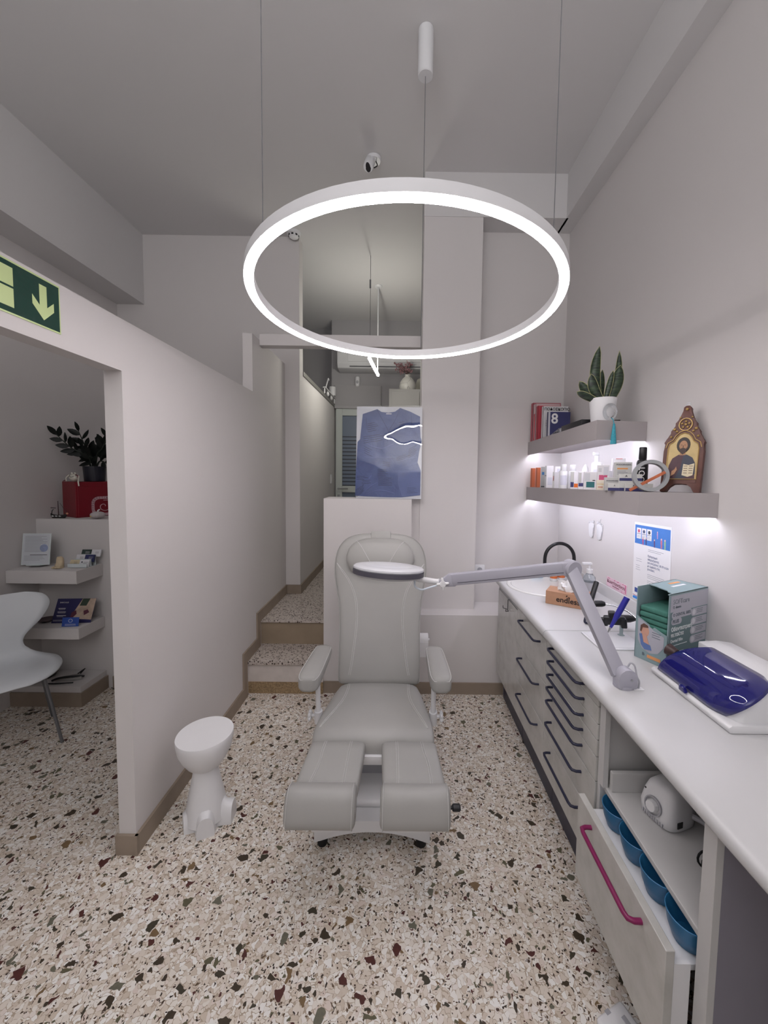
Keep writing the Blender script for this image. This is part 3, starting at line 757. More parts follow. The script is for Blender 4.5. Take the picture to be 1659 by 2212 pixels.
def soap_bottle():
    c = V(1.125, 2.25, .8805)
    t = thing('soap_dispenser', c, 'clear pump bottle behind the lamp arm by the tap', 'soap dispenser')
    bm = B(); lathe(bm, [(.0005, 0), (.034, 0), (.036, .004), (.036, .11), (.033, .125), (.02, .14), (.016, .146), (.0005, .146)], c, 32); obj('bottle', bm, mat('clear_plastic', (214, 220, 226), .08, trans=.85, var=0), t, smooth=40)
    bm = B(); cyl(bm, c+V(0, 0, .146), c+V(0, 0, .17), .018); cyl(bm, c+V(0, 0, .17), c+V(0, 0, .2), .006); box(bm, c.x-.045, c.x+.012, c.y-.01, c.y+.01, c.z+.196, c.z+.21, bev=.004); obj('pump', bm, M_WHITE, t, smooth=40)
    bm = B(); lathe(bm, [(.0365, .035), (.0365, .095)], c, 32, cap=False); obj('label', bm, M_GREYP, t, smooth=True)
soap_bottle()
M_ORANGE = mat('orange_label', (206, 112, 62), .5, var=.04)
for i, (x, y, lab) in enumerate(((1.055, 2.60, 'orange-labelled white bottle standing nearer the basin'), (1.115, 2.62, 'orange-labelled white bottle standing closer to the tap'))):
    t = thing('bottle', (x, y, .8805), lab, 'bottle', 'orange bottles by the basin')
    bm = B(); lathe(bm, [(.0005, 0), (.022, 0), (.024, .003), (.024, .085), (.018, .1), (.011, .106), (.011, .125), (.0005, .126)], (x, y, .8805), 24); obj('body', bm, M_WHITE, t, smooth=40)
    bm = B(); lathe(bm, [(.0245, .02), (.0245, .075)], (x, y, .8805), 24, cap=False); obj('label', bm, M_ORANGE, t, smooth=True, label='orange label')
o = B(); box(o, .93, 1.01, 2.665, 2.70, .8805, .905, bev=.002); tag(obj('carton', o, mat('pale_blue_card', (150, 190, 220), .5)), 'flat pale blue carton behind the washbasin', 'carton')

# ================================================================== instrument stand
M_BLUEI = mat('blue_anodised', (58, 58, 160), .3, metal=.25, var=.02)
t = thing('instrument_stand', (1.0, 1.69, .88), 'black clip holder on a clear post between the lamp arm and the green box', 'instrument holder')
bm = B(); lathe(bm, [(.03, 0), (.03, .004), (.01, .008), (.0075, .012), (.0075, .07)], (1.0, 1.69, .8805), 24); obj('post', bm, mat('frosted_acrylic', (206, 222, 224), .2, trans=.4, var=0), t, smooth=40)
bm = B(); M = frame((.975, 1.69, .955), (.9, -.35, .1), (.3, .9, 0))
box(bm, -.05, .035, -.018, .018, -.018, .018, bev=.006, M=M); box(bm, -.03, .0, -.02, .02, .01, .04, bev=.006, M=M); box(bm, -.07, -.035, -.012, .012, -.026, .01, bev=.005, M=M); box(bm, .015, .04, -.022, .022, -.03, .012, bev=.005, M=M)
obj('clip_block', bm, M_BLACK, t, smooth=40)
bm = B(); tube(bm, [(.985, 1.74, .962), (1.04, 1.745, .945), (1.09, 1.75, .94)], .003); obj('rod', bm, M_STEEL, t, smooth=True)
bm = B(); lathe(bm, [(.006, -.02), (.012, 0), (.017, .02), (.018, .055), (.022, .066), (.022, .07), (.0005, .07)], n=24, M=frame((1.09, 1.75, .94), (0, 0, 1), (0, 1, 0)) @ Matrix.Identity(4)); obj('cup', bm, M_BLACK, t, smooth=40)
t = thing('handpiece', (.915, 1.645, .9), 'blue metal handpiece slanting in the black clip', 'handpiece')
a, b_ = V(.926, 1.645, .940), V(.992, 1.645, 1.074); d = (b_-a).normalized()
bm = B(); tube(bm, [a, a+d*.035, a+d*.06, b_], [.006, .0085, .0125, .0125], 20); obj('barrel', bm, M_BLUEI, t, smooth=40)
bm = B(); cyl(bm, b_, b_+d*.002, .0095); obj('end_cap', bm, M_WHITE, t)
bm = B(); tube(bm, [a, a-d*.012, a-d*.03], [.005, .004, .002], 12); obj('tip', bm, M_STEEL, t, smooth=True)
t = thing('handpiece', (.93, 1.86, .88), 'black handpiece with a hooked dark tip behind the lamp arm', 'handpiece')
bm = B(); tube(bm, [(.935, 1.86, .955), (.955, 1.88, .99), (1.003, 1.93, 1.06)], [.008, .0125, .0125], 16); obj('barrel', bm, M_BLACK, t, smooth=40)
bm = B(); tube(bm, [(.935, 1.86, .955), (.922, 1.85, .93), (.905, 1.835, .90), (.905, 1.83, .889), (.918, 1.83, .8855)], .0055, 10, sm=4); obj('tip', bm, M_NAVY, t, smooth=True)
t = thing('gooseneck_tube', (1.02, 1.55, .88), 'bent chrome tube with black grip arching down to the white tray', 'tube')
bm = B(); tube(bm, [(.975, 1.80, .992), (1.02, 1.775, .99), (1.06, 1.73, .975), (1.075, 1.66, .945), (1.06, 1.61, .915), (1.035, 1.575, .90)], .0042, 10, sm=6); obj('tube', bm, M_CHROME, t, smooth=True)
bm = B(); tube(bm, [(.925, 1.80, .99), (.935, 1.80, .993), (.965, 1.80, .993), (.978, 1.80, .992)], [.01, .015, .015, .011], 16); obj('grip', bm, M_BLACK, t, smooth=40)
bm = B(); tube(bm, [(1.035, 1.575, .902), (1.028, 1.568, .893)], .0065, 12); obj('nozzle', bm, M_WHITE, t, smooth=40)
bm = B(); box(bm, .835, 1.035, 1.55, 1.725, .8803, .886, bev=.002); box(bm, .845, 1.025, 1.56, 1.715, .886, .8875, bev=.0005); tag(obj('tray', bm, mat('white_tray', (232, 232, 236), .2, var=0)), 'thin white rectangular tray lying under the instruments', 'tray')

# ================================================================== box of dental bibs
def bib_box():
    o = V(1.0, 1.395, .8805); u = V(.90, .436, 0).normalized(); v = V(-u.y, u.x, 0)
    W, D, H = .258, .122, .285
    t = thing('bib_box', o+u*W*.5+v*D*.5, 'tall grey-green cardboard box of folded green bibs beside the wall', 'box')
    g = mat('bib_box_card', (138, 160, 164), .5, var=.02); gl = mat('bib_box_pale', (176, 176, 186), .5, var=.01); gd = mat('bib_box_deep', (104, 126, 130), .5, var=.02)
    M = Matrix(((u.x, v.x, 0, o.x), (u.y, v.y, 0, o.y), (0, 0, 1, o.z), (0, 0, 0, 1)))
    bm = B(); e = .003
    box(bm, 0, W, 0, e, 0, H, M=M); box(bm, 0, W, D-e, D, 0, H, M=M); box(bm, W-e, W, e, D-e, 0, H, M=M); box(bm, e, W-e, e, D-e, 0, e, M=M)
    L = M @ frame((0, D, 0), (0, -1, 0), (0, 0, 1))       # left face, x to the viewer's right
    prism(bm, [(0, 0), (D, 0), (D, .125), (D-.018, .13), (D-.05, .142), (D-.056, .135), (D-.066, .138), (D-.07, .147), (D-.11, .165), (0, .172)], -e, 0, M=L)
    prism(bm, [(.0, 0), (W, 0), (W, D), (.075, D), (.07, D-.03), (.06, D-.05), (.05, D-.085), (.035, D-.095), (.03, D-.112), (0, D-.115)], H-e, H, M=M)
    obj('carton', bm, g, t)
    F = M @ frame((0, 0, 0), (1, 0, 0), (0, 0, 1))        # front face
    bm = B(); slab(bm, F, W/2+.004, H-.038, W-.008, .062, .0002, .0006); pale = obj('pale_header', bm, gl, t)
    bm = B(); slab(bm, F, W/2+.004, (H-.07)/2, W-.008, H-.072, .0002, .0004); obj('deep_panel', bm, gd, t)
    ink = mat('slate_ink', (92, 104, 112), .6, var=0)
    text('SOFTcare', .026, on_face(F, .022, H-.032), mat('pale_slate_ink', (128, 134, 142), .6, var=0), t, align='LEFT')
    text('O dento', .015, on_face(F, .022, H-.052), ink, t, align='LEFT')
    bm = B()
    for x, y, w_, h_ in ((.083, H-.082, .132, .026), (.05, H-.107, .066, .024)):
        prism(bm, [(x-w_/2+h_/2+math.cos(R(a))*h_/2, y+math.sin(R(a))*h_/2) for a in range(90, 271, 15)]+[(x+w_/2-h_/2+math.cos(R(a))*h_/2, y+math.sin(R(a))*h_/2) for a in range(-90, 91, 15)], .0008, .0012, M=F)
    obj('name_plate', bm, gl, t)
    text('O DENTAL BIBS', .0165, on_face(F, .024, H-.082, .0016), ink, t, align='LEFT')
    text('PLUS', .0185, on_face(F, .024, H-.107, .0016), ink, t, align='LEFT', bold=.02)
    wh = mat('white_print', (224, 228, 230), .6, var=0)
    text('Οδοντιατρική\nπετσέτα', .0215, on_face(F, .018, H-.148), wh, t, align='LEFT', bold=.015)
    text('Dental Bibs', .017, on_face(F, .018, H-.182), wh, t, align='LEFT')
    bm = B(); lines(bm, F, .018, H-.200, .12, 1, .01, .0016, 2, .1); lines(bm, F, .03, H-.228, .085, 1, .01, .0015, 2, .1); obj('small_print', bm, wh, t)
    for i in range(4):
        y = H-.088-i*.036; bm = B()
        prism(bm, [(.16+math.cos(R(a))*.0155, y+math.sin(R(a))*.0155) for a in range(90, 271, 15)]+[(W-.004, y-.0155), (W-.004, y+.0155)], .0008, .0012, M=F); b = obj('feature_panel', bm, gl, t)
        bm = B(); cyl(bm, F @ V(.163, y, .001), F @ V(.163, y, .0017), .011, n=20); obj('icon_disc', bm, mat('pale_disc', (206, 206, 212), .6, var=0), b)
        bm = B(); lines(bm, F, .182, y+.009, .055, 3, .0065, .0018, i+5); obj('small_print', bm, ink, b)
    # window panel picture on the left face
    bm = B(); prism(bm, [(.01+.0, .16), (.012, .075), (.03, .045), (.06, .036), (.09, .045), (D-.012, .075), (D-.012, .118), (D-.05, .13), (.03, .155)], .0004, .001, M=L); obj('picture_panel', bm, gl, t)
    bm = B(); sphere(bm, (.038, .118, .0012), .017, .024, .0009, 16, M=L); prism(bm, [(.03, .108), (.046, .1), (.058, .066), (.034, .066)], .0012, .002, M=L); fc = obj('printed_face', bm, mat('printed_skin', (206, 158, 138), .6, var=.03), t)
    bm = B(); prism(bm, [(.02, .112), (.022, .136), (.034, .147), (.05, .142), (.052, .134), (.03, .13), (.026, .112)], .0022, .0026, M=L); obj('printed_hair', bm, mat('printed_brown', (104, 76, 66), .6), fc)
    bm = B(); prism(bm, [(.018, .1), (.028, .104), (.036, .072), (.062, .068), (.068, .05), (.04, .045), (.026, .06)], .0022, .0026, M=L); obj('printed_bib', bm, mat('printed_blue', (96, 120, 172), .6), fc)
    bm = B(); lines(bm, L, .066, .122, .035, 3, .009, .0018, 3); obj('small_print', bm, ink, t)
    bm = B(); slab(bm, L, .076, .022, .05, .012, .0004, .0006); obj('orange_mark', bm, mat('orange_print', (226, 158, 104), .6, var=0), t)
    text('B', .018, on_face(L, .036, .024), ink, t)
    bm = B(); slab(bm, M @ Matrix.Translation((0, 0, H)), .165, .06, .09, .012, .0002, .0005); obj('top_print', bm, wh, t)
    bm = B(); slab(bm, M @ Matrix.Translation((0, 0, H)), .19, .09, .07, .012, .0002, .0005); obj('top_mark', bm, mat('orange_print', (226, 158, 104), .6, var=0), t)
    tealg = mat('green_bib_cloth', (66, 118, 106), .8, var=.08, scale=60)
    bm = B(); box(bm, e, W-e, e, D-e, .09, .099, M=M); obj('false_floor', bm, g, t)
    for i in range(5):
        z = .1005+i*.0225; dx = rnd.uniform(-.003, .003)
        bm = B(); box(bm, .008+dx+.002, W-.012, .007, D-.007, z, z+.0215, bev=.007, seg=3, M=M)
        q = obj('folded_bib', bm, tealg, smooth=40); tag(q, ('lowest visible folded green bib in the grey-green box', 'second folded green bib from the bottom of the pile in the box', 'middle folded green bib of the pile in the box', 'second folded green bib from the top of the pile in the box', 'topmost folded green bib in the grey-green box')[i], 'bib', 'folded bibs in the box')
bib_box()

# ================================================================== box with a blue dome lid
def steriliser():
    t = thing('sterilizer_cabinet', (1.1, 1.2, .88), 'white countertop cabinet with a translucent dark blue curved lid', 'sterilizer')
    y0, y1 = 1.045, 1.365
    M = Matrix(((1, 0, 0, 0), (0, 0, 1, 0), (0, 1, 0, 0), (0, 0, 0, 1)))       # XZ profile, extruded along Y
    bm = B(); prism(bm, [(.935, .8805), (1.228, .8805), (1.228, .905), (.94, .905), (.928, .897)], y0-.01, y1+.01, M=M, bev=.004); obj('base_tray', bm, M_WHITEM, t, smooth=40)
    zb = .904
    def prof(r, x0): return [(x0+(1.092-x0)*(1-math.cos(a*PI/2/12)), zb+.004+r*math.sin(a*PI/2/12)) for a in range(13)]
    bm = B()
    prism(bm, [(1.086, zb), (1.226, zb), (1.226, .985), (1.208, 1.004), (1.15, 1.012), (1.086, 1.008)], y0+.02, y1-.004, M=M, bev=.006)
    rings = []
    for q, k in ((0, .86), (.12, .91), (.5, .955), (1, .965)):
        y = y0+.07*q
        rings.append([V(1.21-(1.21-x)*(k if x < 1.1 else 1), y, zb+(z-zb)*k) for x, z in ([(.944, zb)]+prof(.099, .944)+[(1.15, 1.006), (1.2, 1.0), (1.215, .985), (1.215, zb)])])
    loft(bm, rings)
    obj('hood', bm, M_WHITEM, t, smooth=40)
    blue = mat('translucent_blue', (44, 44, 138), .06, trans=.5, var=0, ior=1.4, coat=.6)
    rings = []; n = 24
    for j in range(n+1):
        q = j/n
        rr_ = []
        for i, (x, z) in enumerate(prof(.1, .940)):
            lo = y0-.012+.05*(2*i/12-.95)**2; hi = y1-.012-.004*i
            e = min(q/.2, 1); kk = 1-(1-e)**2.2*.1
            rr_.append(V(1.12-(1.12-x)*kk, lo+(hi-lo)*q, zb+.004+(z-zb-.004)*kk))
        rings.append(rr_)
    bm = B(); tt = B(); vs = [[tt.verts.new(p) for p in r] for r in rings]
    for a, b in zip(vs, vs[1:]):
        for i in range(12): tt.faces.new((a[i], a[i+1], b[i+1], b[i]))
    cb = tt.verts.new((1.10, y1-.03, zb+.004)); tt.faces.new([cb]+vs[-1][::-1])
    merge(bm, tt)
    lid = obj('blue_lid', bm, blue, t, smooth=60, label='translucent dark blue lid'); md = lid.modifiers.new('s', 'SOLIDIFY'); md.thickness = .003; md.offset = 1
    bm = B(); prism(bm, [(0, 0), (.03, 0), (.024, .02), (.006, .02)], 0, .012, M=frame((.934, 1.225, .906), (0, -1, 0), (-.25, 0, .96)), bev=.003); obj('lid_tab', bm, blue, lid)
    bm = B(); box(bm, 1.0, 1.1, y0+.08, y1-.05, zb, .93); obj('inner_shelf', bm, M_DARKIN, t)
    bm = B(); box(bm, 1.12, 1.15, y0-.003, y0+.006, .92, .965, bev=.003); obj('switch', bm, M_GREYP, t)
    bm = B(); tube(bm, [(1.0, 1.345, .965), (.99, 1.375, .97)], [.016, .022], 14); 
    obj('hinge_knob', bm, mat('dark_brown_plastic', (64, 46, 46), .4), t, smooth=40)
steriliser()

# ================================================================== inside the open cabinet
M_BOWL = mat('blue_bowl', (44, 112, 158), .35, var=.02)
for i, (y, lab) in enumerate(((1.205, 'blue bowl at the far end of the pulled-out drawer'), (1.103, 'second blue bowl from the far end of the drawer'), (1.0, 'third blue bowl from the far end of the drawer'), (.895, 'blue bowl at the near end of the pulled-out drawer'))):
    bm = B(); lathe(bm, [(.0005, 0), (.032, 0), (.036, .003), (.047, .035), (.0525, .068), (.053, .07), (.0515, .071), (.0495, .068), (.044, .035), (.034, .006), (.0005, .0055)], (.737, y, .4405), 36, cap=False)
    tag(obj('bowl', bm, M_BOWL, smooth=50), lab, 'bowl', 'blue bowls in the drawer')
def micromotor():
    t = thing('drill_control_unit', (.82, 1.13, .532), 'small white control box with a round dial on the open shelf', 'control unit')
    M = frame((.772, 1.19, .5325), (.30, -.95, 0), (.95, .30, 0)); M = Matrix(((.30, .95, 0, .772), (-.95, .30, 0, 1.185), (0, 0, 1, .5325), (0, 0, 0, 1)))
    st = []
    for z, w_, d0, d1, k in ((0, .052, .012, .118, 1), (.006, .058, .004, .126, 1), (.035, .06, .002, .128, 1), (.07, .055, .012, .124, 1), (.095, .047, .024, .116, 1), (.106, .038, .035, .10, 1), (.109, .025, .05, .085, 1)):
        st.append((V(.06, (d0+d1)/2, z), w_, (d1-d0)/2, V(0, 1, 0)))
    bm = B(); cushion(bm, st, V(1, 0, 0), 36, 3.6, M=M); b = obj('housing', bm, M_WHITE, t, smooth=50)
    F = M @ frame((.06, .0025, .05), (1, 0, 0), (0, .2, 1))
    bm = B(); lathe(bm, [(.0275, -.004), (.0275, .002), (.024, .003), (.022, -.001)], n=32, M=F, cap=False); obj('dial_ring', bm, M_GREYP, t, smooth=40)
    bm = B(); lathe(bm, [(.0005, .012), (.015, .012), (.017, .009), (.018, -.002)], n=10, M=F, cap=False); obj('dial', bm, M_WHITE, t, smooth=30)
    bm = B(); slab(bm, F, -.03, .036, .004, .004, .002, .002); obj('indicator', bm, M_BLACK, t)
    for i in range(9):
        bm = B(); slab(bm, F, -.032+i*.008, -.036, .003, .01, -.0105, .004); obj('vent_slot', bm, M_GREYP, t)
    bm = B(); box(bm, .1185, .121, .03, .05, .02, .038, M=M); obj('socket', bm, M_BLACK, t)
    # coiled hose
    bm = B(); p = M @ V(.12, .09, .045); q = V(.865, .995, .556)
    tube(bm, [p, p+V(.02, -.03, .0), V(.89, 1.03, .575), q], [.008, .007, .0035, .0035], 8, sm=5)
    obj('lead', bm, M_GREYP, t, smooth=True)
    bm = B(); tube(bm, [V(.845+.02*math.cos(a*.5), .995-.0012*a, .557+.02*math.sin(a*.5)) for a in range(0, 110)], .003, 6)
    obj('coiled_cord', bm, M_RUBBER, t, smooth=True)
micromotor()
t = thing('foot_pedal', (.66, .96, 0), 'flat white device with a grey strip lying on the floor by the cabinets', 'floor device')
M = Matrix(((.922, -.387, 0, .587), (.387, .922, 0, 1.026), (0, 0, 1, 0), (0, 0, 0, 1)))
bm = B(); box(bm, 0, .105, -.2, 0, .001, .024, bev=.01, seg=3, M=M); obj('case', bm, M_WHITE, t, smooth=40)
bm = B(); box(bm, .068, .082, -.13, -.03, .024, .0252, bev=.001, M=M); obj('grey_strip', bm, M_GREYP, t)
bm = B(); box(bm, .035, .05, -.012, -.001, .0235, .0248, M=M); obj('notch', bm, M_GREYP, t)

# ================================================================== wall shelves with light strips
def zl(y): return 1.540-.020*(y-1.5)       # top of the lower shelf, not quite level
def zu(y): return 1.882-.022*(y-1.95)
def shelf(name, poly, zf, th, label, strip):
    t = thing(name, (WX, poly[1][1], zf(poly[1][1])-th), label, 'shelf')
    def inset(d):
        q = [Vector(p) for p in poly]
        return [(q[0].x+d, q[0].y), (q[1].x+d, q[1].y+d*.6), (q[2].x, q[2].y+d), (q[3].x, q[3].y)]
    bm = B(); prism(bm, poly, .016, th)
    i = inset(.014); prism(bm, [poly[0], poly[1], poly[2], i[2], i[1], i[0]], 0, .016)
    for v in bm.verts: v.co.z = zf(v.co.y)-th+v.co.z
    obj('board', bm, M_SHELF, t)
    m = mat('led_strip', (240, 240, 255), .5, var=0, emit=STRIP_POWER)
    for (a, b) in strip:
        a, b = Vector(a), Vector(b)
        a.z = zf(a.y)-th+.0125; b.z = zf(b.y)-th+.0125
        bm = B(); beam(bm, a, b, .012, .006, bev=0); obj('light_strip', bm, m, t, label='glowing strip under the shelf')
    return t
shelf('wall_shelf', [(.985, 3.019), (.985, 1.585), (WX-.001, 1.505), (WX-.001, 3.019)], zl, .098, 'lower grey wall shelf with lit underside holding products and an icon',
      [((1.01, 3.0, 0), (1.012, 1.64, 0)), ((1.05, 1.59, 0), (1.24, 1.54, 0))])
shelf('wall_shelf', [(.985, 3.019), (.975, 1.94), (WX-.001, 1.975), (WX-.001, 3.019)], zu, .098, 'upper grey wall shelf with lit underside holding books and a snake plant',
      [((1.01, 3.0, 0), (1.002, 2.02, 0)), ((1.04, 1.975, 0), (1.24, 2.0, 0))])

# ------------------------------------------------------------------ products on the lower shelf
YAW = frame((0, 0, 0), V(.93, -.36, 0), V(0, 0, 1))     # local X to the viewer's right, local Y up, Z towards the aisle
def pcolor(c): return mat('card_%02x%02x%02x' % c, c, .5, var=.01)
def carton(x, xl, w, h, d, label, body, marks=(), base=0.0, name='product_box', group='product boxes on the lower shelf', yaw=0, txt=None):
    y = xl*830/(x-870.5)
    z = zl(y)+.0008+base
    t = thing(name, (xl, y, z), label, 'box', group)
    M = Matrix.Translation((xl, y, z)) @ Matrix.Rotation(R(yaw), 4, 'Z') @ YAW
    bm = B(); box(bm, -w/2, w/2, 0, h, -d, 0, bev=.0008, M=M); obj('carton', bm, pcolor(body), t)
    for i, (mx, my, mw, mh, c) in enumerate(marks):
        bm = B(); slab(bm, M, (mx-.5)*w, my*h, mw*w, mh*h, .0002, .0005); obj('printed_panel', bm, pcolor(c), t)
    if txt:
        for (s, tx, ty, sz, c) in txt: text(s, sz, on_face(M, (tx-.5)*w, ty*h, .0009), pcolor(c), t)
    return t, M
OR, GR, WHT, CR = (196, 104, 66), (158, 158, 156), (228, 226, 230), (228, 218, 200)
LG, NV, TL, PK, OG = (190, 190, 186), (58, 58, 104), (48, 112, 116), (206, 92, 130), (226, 112, 40)
carton(1154, 1.004, .034, .145, .03, 'orange-brown box at the far left end of the lower shelf', OR, [(.2, .5, .3, .96, (150, 84, 58))])
carton(1165, 1.004, .034, .145, .03, 'orange-brown box second from the left end of the lower shelf', OR, [(.2, .5, .3, .96, (150, 84, 58))])
carton(1176, 1.002, .03, .147, .035, 'narrow grey box with a blue mark next to the orange boxes', GR, [(.5, .68, .5, .14, (60, 110, 160)), (.5, .05, .8, .05, (50, 50, 56))])
carton(1189, 1.01, .055, .15, .035, 'tall white box with a grey side right of the narrow grey box', WHT, [(.1, .5, .2, 1, GR), (.1, .55, .2, .04, (50, 50, 60)), (.62, .3, .5, .35, (206, 208, 218))])
carton(1203, 1.0, .034, .105, .035, 'short white box with grey stripe in front of a taller white one', (214, 212, 216), [(.15, .5, .3, 1, LG), (.15, .6, .2, .3, (196, 120, 120))])
carton(1210, 1.11, .05, .15, .035, 'tall plain white box standing behind the first spray bottle', WHT, [(.5, .8, .5, .2, (206, 206, 214)), (.3, .1, .2, .05, (60, 60, 70))])
def bottle(x, xl, r, h, label, cap, name='product_bottle', band=None):
    y = xl*830/(x-870.5); z = zl(y)+.0008
    t = thing(name, (xl, y, z), label, 'bottle', 'white bottles on the lower shelf')
    hb = h*(.72 if cap != 'dome' else .62)
    bm = B(); lathe(bm, [(.0005, 0), (r*.94, 0), (r, .004), (r, hb*.93), (r*.86, hb), (r*.5, hb+.003), (.0005, hb+.003)], (xl, y, z), 28); b = obj('body', bm, M_WHITE, t, smooth=40)
    bm = B()
    if cap == 'spray': lathe(bm, [(r*.62, hb+.001), (r*.7, hb+.004), (r*.68, h-.004), (r*.6, h), (.0005, h)], (xl, y, z), 24)
    elif cap == 'dome': lathe(bm, [(r*.8, hb), (r*.75, hb+h*.15), (r*.55, hb+h*.25), (r*.3, h*.95), (.0005, h)], (xl, y, z), 24)
    else:
        lathe(bm, [(r*.45, hb), (r*.45, h*.9), (r*.3, h*.92), (.0005, h*.92)], (xl, y, z), 20); box(bm, xl-r*.8, xl+r*.35, y-r*.3, y+r*.3, z+h*.92, z+h, bev=.003)
    obj('cap', bm, M_WHITE, t, smooth=40)
    M = Matrix.Translation((xl, y, z)) @ YAW
    bm = B(); n = 8
    rings = [[M @ V(r*1.01*math.sin(a), yy, r*1.01*math.cos(a)) for yy in (hb*.2, hb*.75)] for a in [(-.5+i/n)*1.5 for i in range(n+1)]]
    tt = B(); vs = [[tt.verts.new(p) for p in q] for q in rings]
    for p, q in zip(vs, vs[1:]): tt.faces.new((p[0], q[0], q[1], p[1]))
    merge(bm, tt); obj('label', bm, pcolor((206, 206, 218)), t, smooth=True)
    return t, M, r
bottle(1220, 1.005, .0265, .15, 'white spray bottle with a flat cap, leftmost of the bottles on the lower shelf', 'spray')
bottle(1240, 1.05, .025, .146, 'white spray bottle with a flat cap behind the orange-label box', 'spray')
carton(1245, 1.0, .045, .1, .035, 'small white box with an orange square beside the second spray bottle', WHT, [(.2, .68, .4, .6, LG), (.2, .25, .38, .3, NV), (.68, .2, .5, .22, OG)])
carton(1260, 1.0, .034, .096, .03, 'small white box with a navy square between orange and teal ones', WHT, [(.25, .65, .4, .6, LG), (.5, .26, .9, .2, NV)])
carton(1279, 1.0, .064, .094, .03, 'small white box with a teal square', WHT, [(.25, .7, .4, .45, (206, 208, 214)), (.5, .28, .62, .32, TL), (.75, .52, .2, .05, (40, 40, 46))])
bottle(1267, 1.12, .024, .15, 'white bottle with a rounded dome cap behind the teal-square box', 'dome')
_t, _M, _r = bottle(1291, 1.14, .0285, .215, 'tall white pump bottle, the highest of the white bottles on the shelf', 'pump')
text('URC', .016, on_face(_M, .0, .055, _r+.001), pcolor((196, 70, 110)), _t)
carton(1306, 1.045, .055, .128, .035, 'tall white box with a pink square', WHT, [(.22, .8, .26, .16, (206, 206, 210)), (.72, .75, .4, .35, (210, 210, 218)), (.5, .5, .7, .2, PK)])
carton(1303, .998, .042, .05, .03, 'low cream box in front of the pink-square box', CR, [(.5, .6, .9, .06, (214, 190, 130)), (.4, .3, .5, .12, (206, 150, 130))])
carton(1322, 1.10, .045, .1, .035, 'white box with a rose-red side strip left of the tall white box', WHT, [(.88, .3, .24, .6, (196, 70, 92))])
carton(1339, 1.13, .06, .165, .035, 'tall white box at the back behind the grey pharmacy boxes', WHT, [(.5, .985, .5, .02, (196, 90, 90)), (.15, .72, .2, .16, (206, 206, 210))])
PH = 'PODOPHARM'
carton(1327, 1.0, .064, .062, .045, 'small grey pharmacy box with orange line, lower of the two', (192, 192, 190), [(.45, .42, .6, .1, (222, 150, 84))], txt=[(PH, .5, .74, .0085, (70, 72, 80))], group='grey pharmacy boxes')
carton(1347, 1.085, .06, .062, .04, 'grey carton supporting the larger grey pharmacy box', LG, group='grey pharmacy boxes')
carton(1349, 1.055, .072, .072, .045, 'larger grey pharmacy box with orange line on top of the stack', (196, 196, 194), [(.45, .58, .62, .09, (222, 150, 84)), (.4, .42, .5, .04, (150, 150, 156)), (.45, .32, .6, .04, (150, 150, 156)), (.35, .22, .4, .04, (150, 150, 156))], base=.063, txt=[(PH, .5, .84, .0098, (60, 62, 70))], group='grey pharmacy boxes')
fl = [(.5, .2, 1, .4, NV)]
carton(1341, .998, .088, .033, .03, 'flat grey and navy box lying at the front edge left of the wooden bar', (202, 202, 198), fl, txt=[('A', .3, .7, .012, (50, 50, 60))], group='flat navy-striped boxes')
carton(1385, 1.045, .105, .034, .03, 'flat grey and navy box lying under the wooden bar', (202, 202, 198), fl, txt=[('A', .3, .7, .012, (50, 50, 60))], group='flat navy-striped boxes')
carton(1366, 1.04, .09, .042, .028, 'flat grey and navy box stacked above the other flat boxes', (206, 206, 202), [(.5, .42, 1, .3, NV)], base=.0345, txt=[('A', .3, .78, .014, (50, 50, 60))], group='flat navy-striped boxes')
carton(1366, 1.04, .09, .034, .028, 'flat grey and navy box under the stacked one', (202, 202, 198), fl, group='flat navy-striped boxes')

t = thing('spray_can', (1.11, 1.775, zl(1.775)), 'black foam can with white lettering beside the round grey clock', 'can')
zc_ = zl(1.775)+.0008; c = (1.11, 1.775, zc_)
bm = B(); lathe(bm, [(.0005, 0), (.022, 0), (.024, .003), (.024, .13), (.021, .14), (.015, .146), (.0005, .147)], c, 30); obj('body', bm, M_BLACK, t, smooth=40)
bm = B(); lathe(bm, [(.015, .146), (.0165, .149), (.016, .198), (.013, .202), (.0005, .202)], c, 26); obj('cap', bm, M_BLACK, t, smooth=40)
text('FOOT', .034, Matrix.Translation(c) @ frame((-.0125, -.0212, .07), (0, 0, 1), (-.88, .5, 0)), M_PAPER, t)

# round grey ring clock with a wooden bar across it
def ring_clock():
    zc = zl(1.6)
    t = thing('ring_ornament', (1.055, 1.61, zc), 'grey ring-shaped ornament with a wooden bar leaning through it', 'ornament')
    M = frame((1.05, 1.622, zc+.0675), V(.93, -.36, 0), V(.06, .1, .99))
    bm = B(); annulus(bm, .052, .0665, -.015, .015, 72, M=M); obj('ring', bm, mat('grey_rubber', (150, 152, 154), .6, var=.02), t, smooth=30)
    bm = B(); a, b = V(.985, 1.655, zc+.004), V(1.088, 1.585, zc+.084)
    beam(bm, a, b, .012, .009, (0, 0, 1), .001); obj('bar', bm, mat('orange_wood', (176, 96, 62), .5, var=.1, scale=40), t, label='orange wooden bar')
ring_clock()

